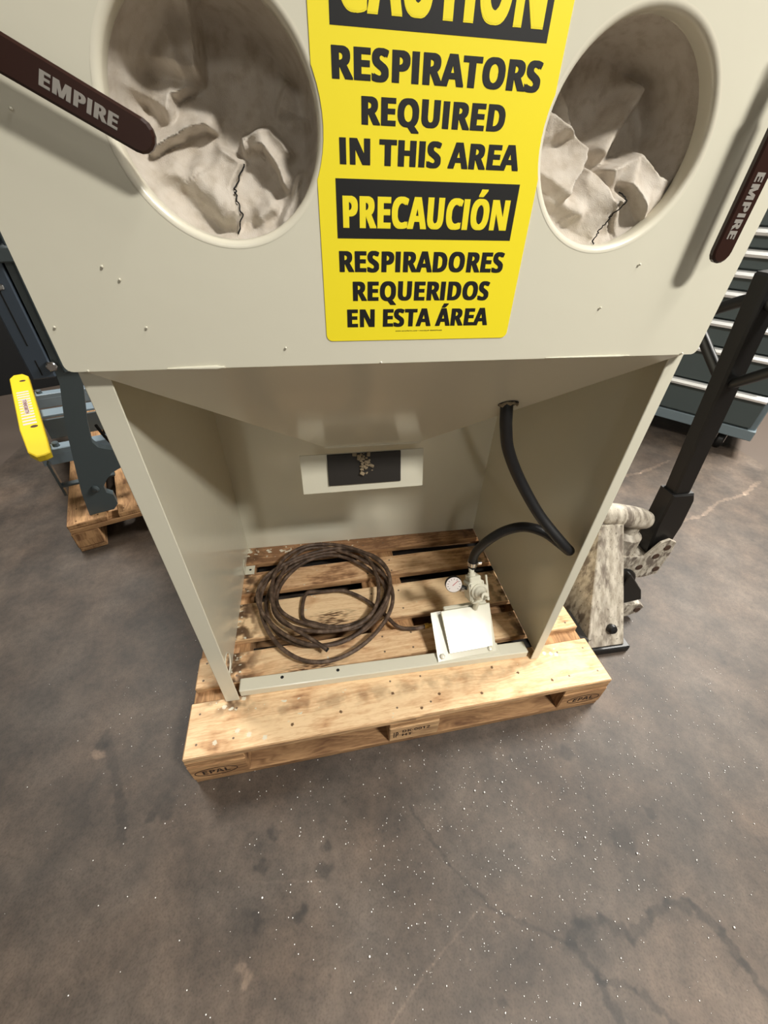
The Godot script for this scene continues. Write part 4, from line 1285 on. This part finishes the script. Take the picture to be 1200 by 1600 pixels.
# ---------------------------------------------------------------- foot shear on the left pallet
func foot_shear() -> void:
	var t := thing("foot_shear", "blue grey foot operated shear with a yellow treadle, standing on the left pallet", "foot shear", Vector3(-1.1, 0.1445, -0.94))
	var o := -t.position
	var u := Vector3(0.937, 0, -0.348).normalized()
	var w := Vector3(-0.348, 0, -0.937).normalized()          # along the machine, away from us
	var P0 := Vector3(-1.1, 0.0, -0.94)
	var f := Transform3D(Basis(u, Vector3.UP, u.cross(Vector3.UP)), o + P0)   # z axis towards us
	# end frame: two splayed legs joined by a web between two arched openings
	var half := [Vector2(-0.033, 0.145), Vector2(0.058, 0.145), Vector2(0.080, 0.168), Vector2(0.079, 0.215), Vector2(0.060, 0.232), Vector2(0.060, 0.262), Vector2(0.083, 0.293), Vector2(0.108, 0.316), Vector2(0.149, 0.332), Vector2(0.20, 0.338)]
	var poly := PackedVector2Array()
	for q in half: poly.append(q)
	for k in half.size() - 1:
		var q: Vector2 = half[half.size() - 2 - k]
		poly.append(Vector2(0.40 - q.x, q.y))
	poly.append(Vector2(0.36, 0.62)); poly.append(Vector2(0.33, 0.80)); poly.append(Vector2(0.34, 1.06)); poly.append(Vector2(0.088, 1.06)); poly.append(Vector2(0.088, 0.80)); poly.append(Vector2(0.080, 0.695)); poly.append(Vector2(0.040, 0.557)); poly.append(Vector2(0.008, 0.402)); poly.append(Vector2(-0.020, 0.258))
	# upper opening
	var hole := PackedVector2Array([Vector2(0.20, 0.405), Vector2(0.16, 0.407), Vector2(0.126, 0.422), Vector2(0.103, 0.436), Vector2(0.092, 0.462), Vector2(0.107, 0.542), Vector2(0.133, 0.638), Vector2(0.150, 0.70), Vector2(0.20, 0.72), Vector2(0.27, 0.70), Vector2(0.295, 0.542), Vector2(0.300, 0.462), Vector2(0.27, 0.42)])
	for i in 2:
		var ff := f if i == 0 else f * at(Vector3(0, 0, -1.16))
		var c := CSGPolygon3D.new()
		c.name = "end_frame"
		c.polygon = poly
		c.depth = 0.035
		c.material = M.blue
		var h := CSGPolygon3D.new()
		h.name = "frame_opening"
		h.polygon = hole
		h.depth = 0.2
		h.material = M.blue
		h.operation = CSGShape3D.OPERATION_SUBTRACTION
		h.position.z = 0.1
		c.add_child(h)
		c.transform = ff
		t.add_child(c, true)
	var bo := MB.new()
	bo.lathe(axis(f * Vector3(0.030, 0.262, -0.0), Vector3(0, 0, 1)), PackedVector2Array([Vector2(0.016, 0), Vector2(0.016, 0.004), Vector2(0.010, 0.010), Vector2(0, 0.012)]), 14)
	obj("cap_bolt", bo, M.blue, t)
	var sh := MB.new()
	sh.lathe(axis(f * Vector3(0.085, 0.762, 0.0), f.basis.z), PackedVector2Array([Vector2(0.017, 0), Vector2(0.017, 0.026), Vector2(0.013, 0.030), Vector2(0, 0.030)]), 6)
	obj("hex_bolt", sh, M.chrome, t)
	# apron along the front of the table, table, hold-down beam
	var ap := MB.new()
	bar(ap, f * Vector3(0.050, 0.95, 0.016), f * Vector3(0.050, 0.95, -1.25), 0.066, 0.455, Vector3.UP, 0.004)
	obj("apron", ap, M.navy, t)
	var sp := MB.new()
	bar(sp, f * Vector3(0.145, 0.95, 0.010), f * Vector3(0.145, 0.95, -1.24), 0.075, 0.44, Vector3.UP, 0.004)
	obj("bed_casting", sp, M.blue, t)
	for s in [[0.83, 1.1], [0.735, 0.785]]:
		var hn := MB.new()
		hn.box(f * at(Vector3(0.048, (s[0] + s[1]) * 0.5, 0.0155)), Vector3(0.004, s[1] - s[0], 0.003), 0.001)
		obj("seam_strip", hn, M.soot, t)
	var ck := MB.new()
	ck.box(f * at(Vector3(0.05, 1.00, 0.02)), Vector3(0.03, 0.016, 0.02), 0.003)
	obj("latch", ck, M.chrome, t)
	var tbm := MB.new()
	bar(tbm, f * Vector3(0.20, 1.08, 0.03), f * Vector3(0.20, 1.08, -1.26), 0.40, 0.04, Vector3.UP, 0.004)
	obj("table", tbm, M.blue, t)
	# yellow treadle
	var th := 0.40
	var a := Vector3(-1.243, th, -1.0); var e := Vector3(-1.755, th, -1.925)
	var dir := (e - a).normalized()
	var side := Vector3(-dir.z, 0, dir.x)
	var L := a.distance_to(e)
	var tf := Transform3D(Basis(dir, side, dir.cross(side)), o + a)
	if tf.basis.z.y < 0: tf.basis = Basis(dir, -side, Vector3.UP)
	var hw := 0.0415
	var tp := PackedVector2Array()
	for q in [Vector2(0.0, -0.020), Vector2(0.012, -hw), Vector2(0.03, -hw), Vector2(L - 0.05, -hw), Vector2(L, -hw + 0.02), Vector2(L, hw - 0.02), Vector2(L - 0.05, hw), Vector2(0.5, hw), Vector2(0.30, hw), Vector2(0.06, hw - 0.012), Vector2(0.0, hw - 0.036)]: tp.append(q)
	if tf.basis.y.dot(side) < 0.0 or true:
		# the tapering outer edge lies away from the machine
		var outer := tf.basis.y.dot(u)
		if outer > 0:
			for i in tp.size(): tp[i].y = -tp[i].y
	var tr := MB.new()
	tr.prism(tf * at(Vector3(0, 0, -0.028)), tp, 0.028, 0.004)
	var tread := obj("treadle", tr, M.yellow, t)
	tread.set_meta("label", "yellow foot treadle bar with a striped label")
	for x in [0.30, L - 0.12]:
		var h := MB.new()
		h.lathe(Transform3D(Basis(tf.basis.x, tf.basis.z, -tf.basis.y), tf * Vector3(x, 0.012 * signf(tf.basis.y.dot(u)), 0.0)), PackedVector2Array([Vector2(0.014, 0.0), Vector2(0.013, 0.0008), Vector2(0.009, 0.0003), Vector2(0, 0.0003)]), 16)
		obj("bolt_recess", h, M.rust, tread)
	# striped label: white bars and a name across them
	var st := MB.new()
	var lx0 := 0.34; var lx1 := 0.76
	for k in 13:
		var x := lerpf(lx0, lx1, k / 12.0)
		for s in [-1.0, 1.0]:
			if k > 3 and k < 9: st.box(tf * at(Vector3(x, s * 0.0185, 0.0004)), Vector3(0.018, 0.013, 0.0008), 0.0002)
			elif s > 0: st.box(tf * at(Vector3(x, 0, 0.0004)), Vector3(0.018, 0.050, 0.0008), 0.0002)
	st.box(tf * at(Vector3((lx0 + lx1) * 0.5 + 0.005, 0, 0.0003)), Vector3(0.19, 0.020, 0.0006), 0.0002)
	obj("label_stripes", st, M.white_print, tread)
	# reads from the far end towards us, letters upright seen from the aisle
	var lf := Transform3D(Basis(-tf.basis.x, u - tf.basis.x * u.dot(tf.basis.x), Vector3.UP).orthonormalized(), tf * Vector3((lx0 + lx1) * 0.5 + 0.005, 0, 0.0006))
	text("lettering", "TENNSMITH", M.red_print, tread, lf, -0.092, -0.0075, 0.092, 0.0075, 0.0006)
	# arms from the treadle into the machine
	for x in [0.13, 0.80]:
		var am := MB.new()
		var p: Vector3 = a + dir * x
		bar(am, o + p + Vector3(0, -0.045, 0) - u * 0.02, o + p + Vector3(0, -0.045, 0) + u * 0.36, 0.055, 0.030, Vector3.UP, 0.003)
		bar(am, o + p + Vector3(0, -0.075, 0) + w * -0.024 - u * 0.005, o + p + Vector3(0, -0.075, 0) + w * -0.024 + u * 0.36, 0.008, 0.05, Vector3.UP, 0.002)
		var ar := obj("treadle_arm", am, M.blue_edge, t)
		var bb := MB.new()
		bb.lathe(at(o + p + Vector3(0, -0.030, 0) + u * 0.062), PackedVector2Array([Vector2(0.014, 0), Vector2(0.014, 0.014), Vector2(0.010, 0.018), Vector2(0, 0.018)]), 6)
		obj("arm_bolt", bb, M.blue, ar)
	var cr := MB.new()
	var cp := a + dir * 0.56
	bar(cr, o + cp + Vector3(0, -0.05, 0) + u * 0.03, o + cp + Vector3(0, -0.05, 0) + u * 0.40, 0.085, 0.012, Vector3.UP, 0.002)
	obj("cross_plate", cr, M.blue_edge, t)
	var cs := MB.new()
	bar(cs, o + cp + Vector3(0, -0.11, 0) + w * -0.05 + u * 0.04, o + cp + Vector3(0, -0.11, 0) + w * -0.05 + u * 0.40, 0.01, 0.10, Vector3.UP, 0.002)
	obj("cross_bar", cs, M.blue, t)
	# low stop bracket in front
	var lo := MB.new()
	bar(lo, f * Vector3(-0.10, 0.245, -0.12), f * Vector3(0.10, 0.245, -0.12), 0.030, 0.010, Vector3.UP, 0.002)
	bar(lo, f * Vector3(-0.098, 0.20, -0.12), f * Vector3(-0.098, 0.36, -0.12), 0.030, 0.010, u, 0.002)
	obj("stop_bracket", lo, M.blue, t)
	# loose cable on the deck inside the frame
	var cb := MB.new()
	cb.tube(smooth_path([f * Vector3(0.12, 0.50, -0.06), f * Vector3(0.13, 0.42, -0.10), f * Vector3(0.15, 0.30, -0.2), f * Vector3(0.20, 0.16, -0.3), f * Vector3(0.28, 0.152, -0.45)], 6), 0.006, 8)
	obj("cable", cb, M.soot, t)

# ---------------------------------------------------------------- tool chest at the back right
func tool_chest() -> void:
	var near := Vector3(2.405, 0.0, -1.218)
	var d := Vector3(-0.657, 0, -0.754).normalized()          # along the front, away from the near corner
	var n := Vector3(-d.z, 0, d.x)                            # out of the front
	if n.x > 0: n = -n
	var t := thing("tool_chest", "dark grey rolling tool chest with bright drawer pulls, behind the pallet jack", "tool chest", near)
	var o := Vector3.ZERO
	var L := 1.42; var D := 0.62; var H := 1.42
	var f := Transform3D(Basis(d, Vector3.UP, n), o)
	if f.basis.determinant() < 0: f = Transform3D(Basis(-d, Vector3.UP, n), o)
	var sx: float = signf(f.basis.x.dot(d))
	var b := MB.new()
	b.box(f * at(Vector3(sx * L * 0.5, (0.12 + H) * 0.5, -D * 0.5 - 0.012)), Vector3(L, H - 0.12, D), 0.006)
	obj("carcass", b, M.chest_edge, t)
	var base := MB.new()
	base.box(f * at(Vector3(sx * L * 0.5, 0.150, -D * 0.5)), Vector3(L + 0.012, 0.062, D + 0.02), 0.004)
	obj("base_trim", base, M.chest_edge, t)
	var ys := [0.190, 0.388, 0.590, 0.730, 0.874, 0.968, 1.060, 1.152, 1.27, 1.40]
	for k in ys.size() - 1:
		var y0: float = ys[k] + 0.004; var y1: float = ys[k + 1] - 0.003
		var dr := MB.new()
		dr.box(f * at(Vector3(sx * L * 0.5, (y0 + y1) * 0.5, 0.004)), Vector3(L - 0.06, y1 - y0, 0.022), 0.003)
		var dd := obj("drawer", dr, M.chest, t)
		var pu := MB.new()
		var prof := PackedVector2Array([Vector2(0, 0), Vector2(0.022, 0.004), Vector2(0.026, 0.016), Vector2(0.020, 0.030), Vector2(0.010, 0.036), Vector2(0, 0.036)])
		var pf := Transform3D(Basis(f.basis.z, Vector3.UP, -f.basis.x), f * Vector3(L * 0.5 * sx + (L * 0.5 - 0.03), y1 - 0.036, 0.015))
		pu.prism(pf, prof, L - 0.06, 0.0015)
		obj("drawer_pull", pu, M.pull, dd)
	for p in [[0.13, -0.08], [L - 0.13, -0.08], [0.13, -D + 0.08], [L - 0.13, -D + 0.08]]:
		var w := MB.new()
		var c := f * Vector3(sx * p[0], 0.055, p[1])
		w.lathe(axis(c - f.basis.x * 0.018, f.basis.x), PackedVector2Array([Vector2(0.015, 0), Vector2(0.05, 0), Vector2(0.055, 0.006), Vector2(0.055, 0.03), Vector2(0.05, 0.036), Vector2(0.015, 0.036)]), 24)
		var wh := obj("caster", w, M.black, t)
		var fk := MB.new()
		fk.box(f * at(Vector3(sx * p[0], 0.112, p[1])), Vector3(0.08, 0.012, 0.09), 0.002)
		fk.box(f * at(Vector3(sx * p[0] + 0.024, 0.08, p[1])), Vector3(0.004, 0.07, 0.05), 0.001)
		fk.box(f * at(Vector3(sx * p[0] - 0.024, 0.08, p[1])), Vector3(0.004, 0.07, 0.05), 0.001)
		obj("caster_fork", fk, M.chrome, wh)

func black_bin() -> void:
	var t := thing("storage_bin", "black open storage bin in the dark behind the yellow treadle", "storage bin", Vector3(-3.0, 0.0, -2.9), 0.5)
	var b := MB.new()
	for s in [-1.0, 1.0]:
		b.box(at(Vector3(s * 1.1, 0.45, 0)), Vector3(0.02, 0.9, 1.0), 0.003)
		b.box(at(Vector3(0, 0.45, s * 0.5)), Vector3(2.2, 0.9, 0.02), 0.003)
	b.box(at(Vector3(0, 0.02, 0)), Vector3(2.2, 0.03, 1.0), 0.003)
	obj("bin_walls", b, M.soot, t)
	var r := MB.new()
	for s in [-1.0, 1.0]:
		r.box(at(Vector3(s * 1.1, 0.91, 0)), Vector3(0.05, 0.03, 1.05), 0.005)
		r.box(at(Vector3(0, 0.91, s * 0.5)), Vector3(2.2, 0.03, 0.05), 0.005)
	obj("rim", r, M.black, t)

func media() -> void:
	rng.seed = 99
	var sp := SphereMesh.new()
	sp.radius = 0.001; sp.height = 0.002; sp.radial_segments = 8; sp.rings = 4
	var m := mat(Color(0.95, 0.94, 0.92), 0.25)
	sp.material = m
	var mm := MultiMesh.new()
	mm.transform_format = MultiMesh.TRANSFORM_3D
	mm.mesh = sp
	var ps := PackedVector3Array()
	while ps.size() < 1350:
		var c: Array = [[0.45, 0.22, 0.34], [0.62, 0.10, 0.30], [0.20, 0.38, 0.25], [-0.45, 0.0, 0.28], [0.05, 0.45, 0.22], [0.8, 0.3, 0.4]][rng.randi() % 6]
		var p: Vector2 = Vector2(rng.randfn(c[0], c[2]), rng.randfn(c[1], c[2] * 0.7))
		if p.y > 0.8 or p.x < -1.4 or (p.y < 0.1 and p.x > -0.56 and p.x < 0.66): continue
		ps.append(Vector3(p.x, 0, p.y))
	mm.instance_count = ps.size()
	for i in ps.size():
		var s := rng.randf_range(0.35, 1.0)
		s *= s
		s = s * 1.3 + 0.25
		if i < 12: s = 2.2
		mm.set_instance_transform(i, Transform3D(Basis().scaled(Vector3.ONE * s), Vector3(ps[i].x, 0.0009 * s, ps[i].z)))
	var o := MultiMeshInstance3D.new()
	o.name = "blast_media"
	o.multimesh = mm
	add_child(o)
	tag(o, "tiny white beads of blast media scattered over the concrete floor", "blast media", "", "stuff")
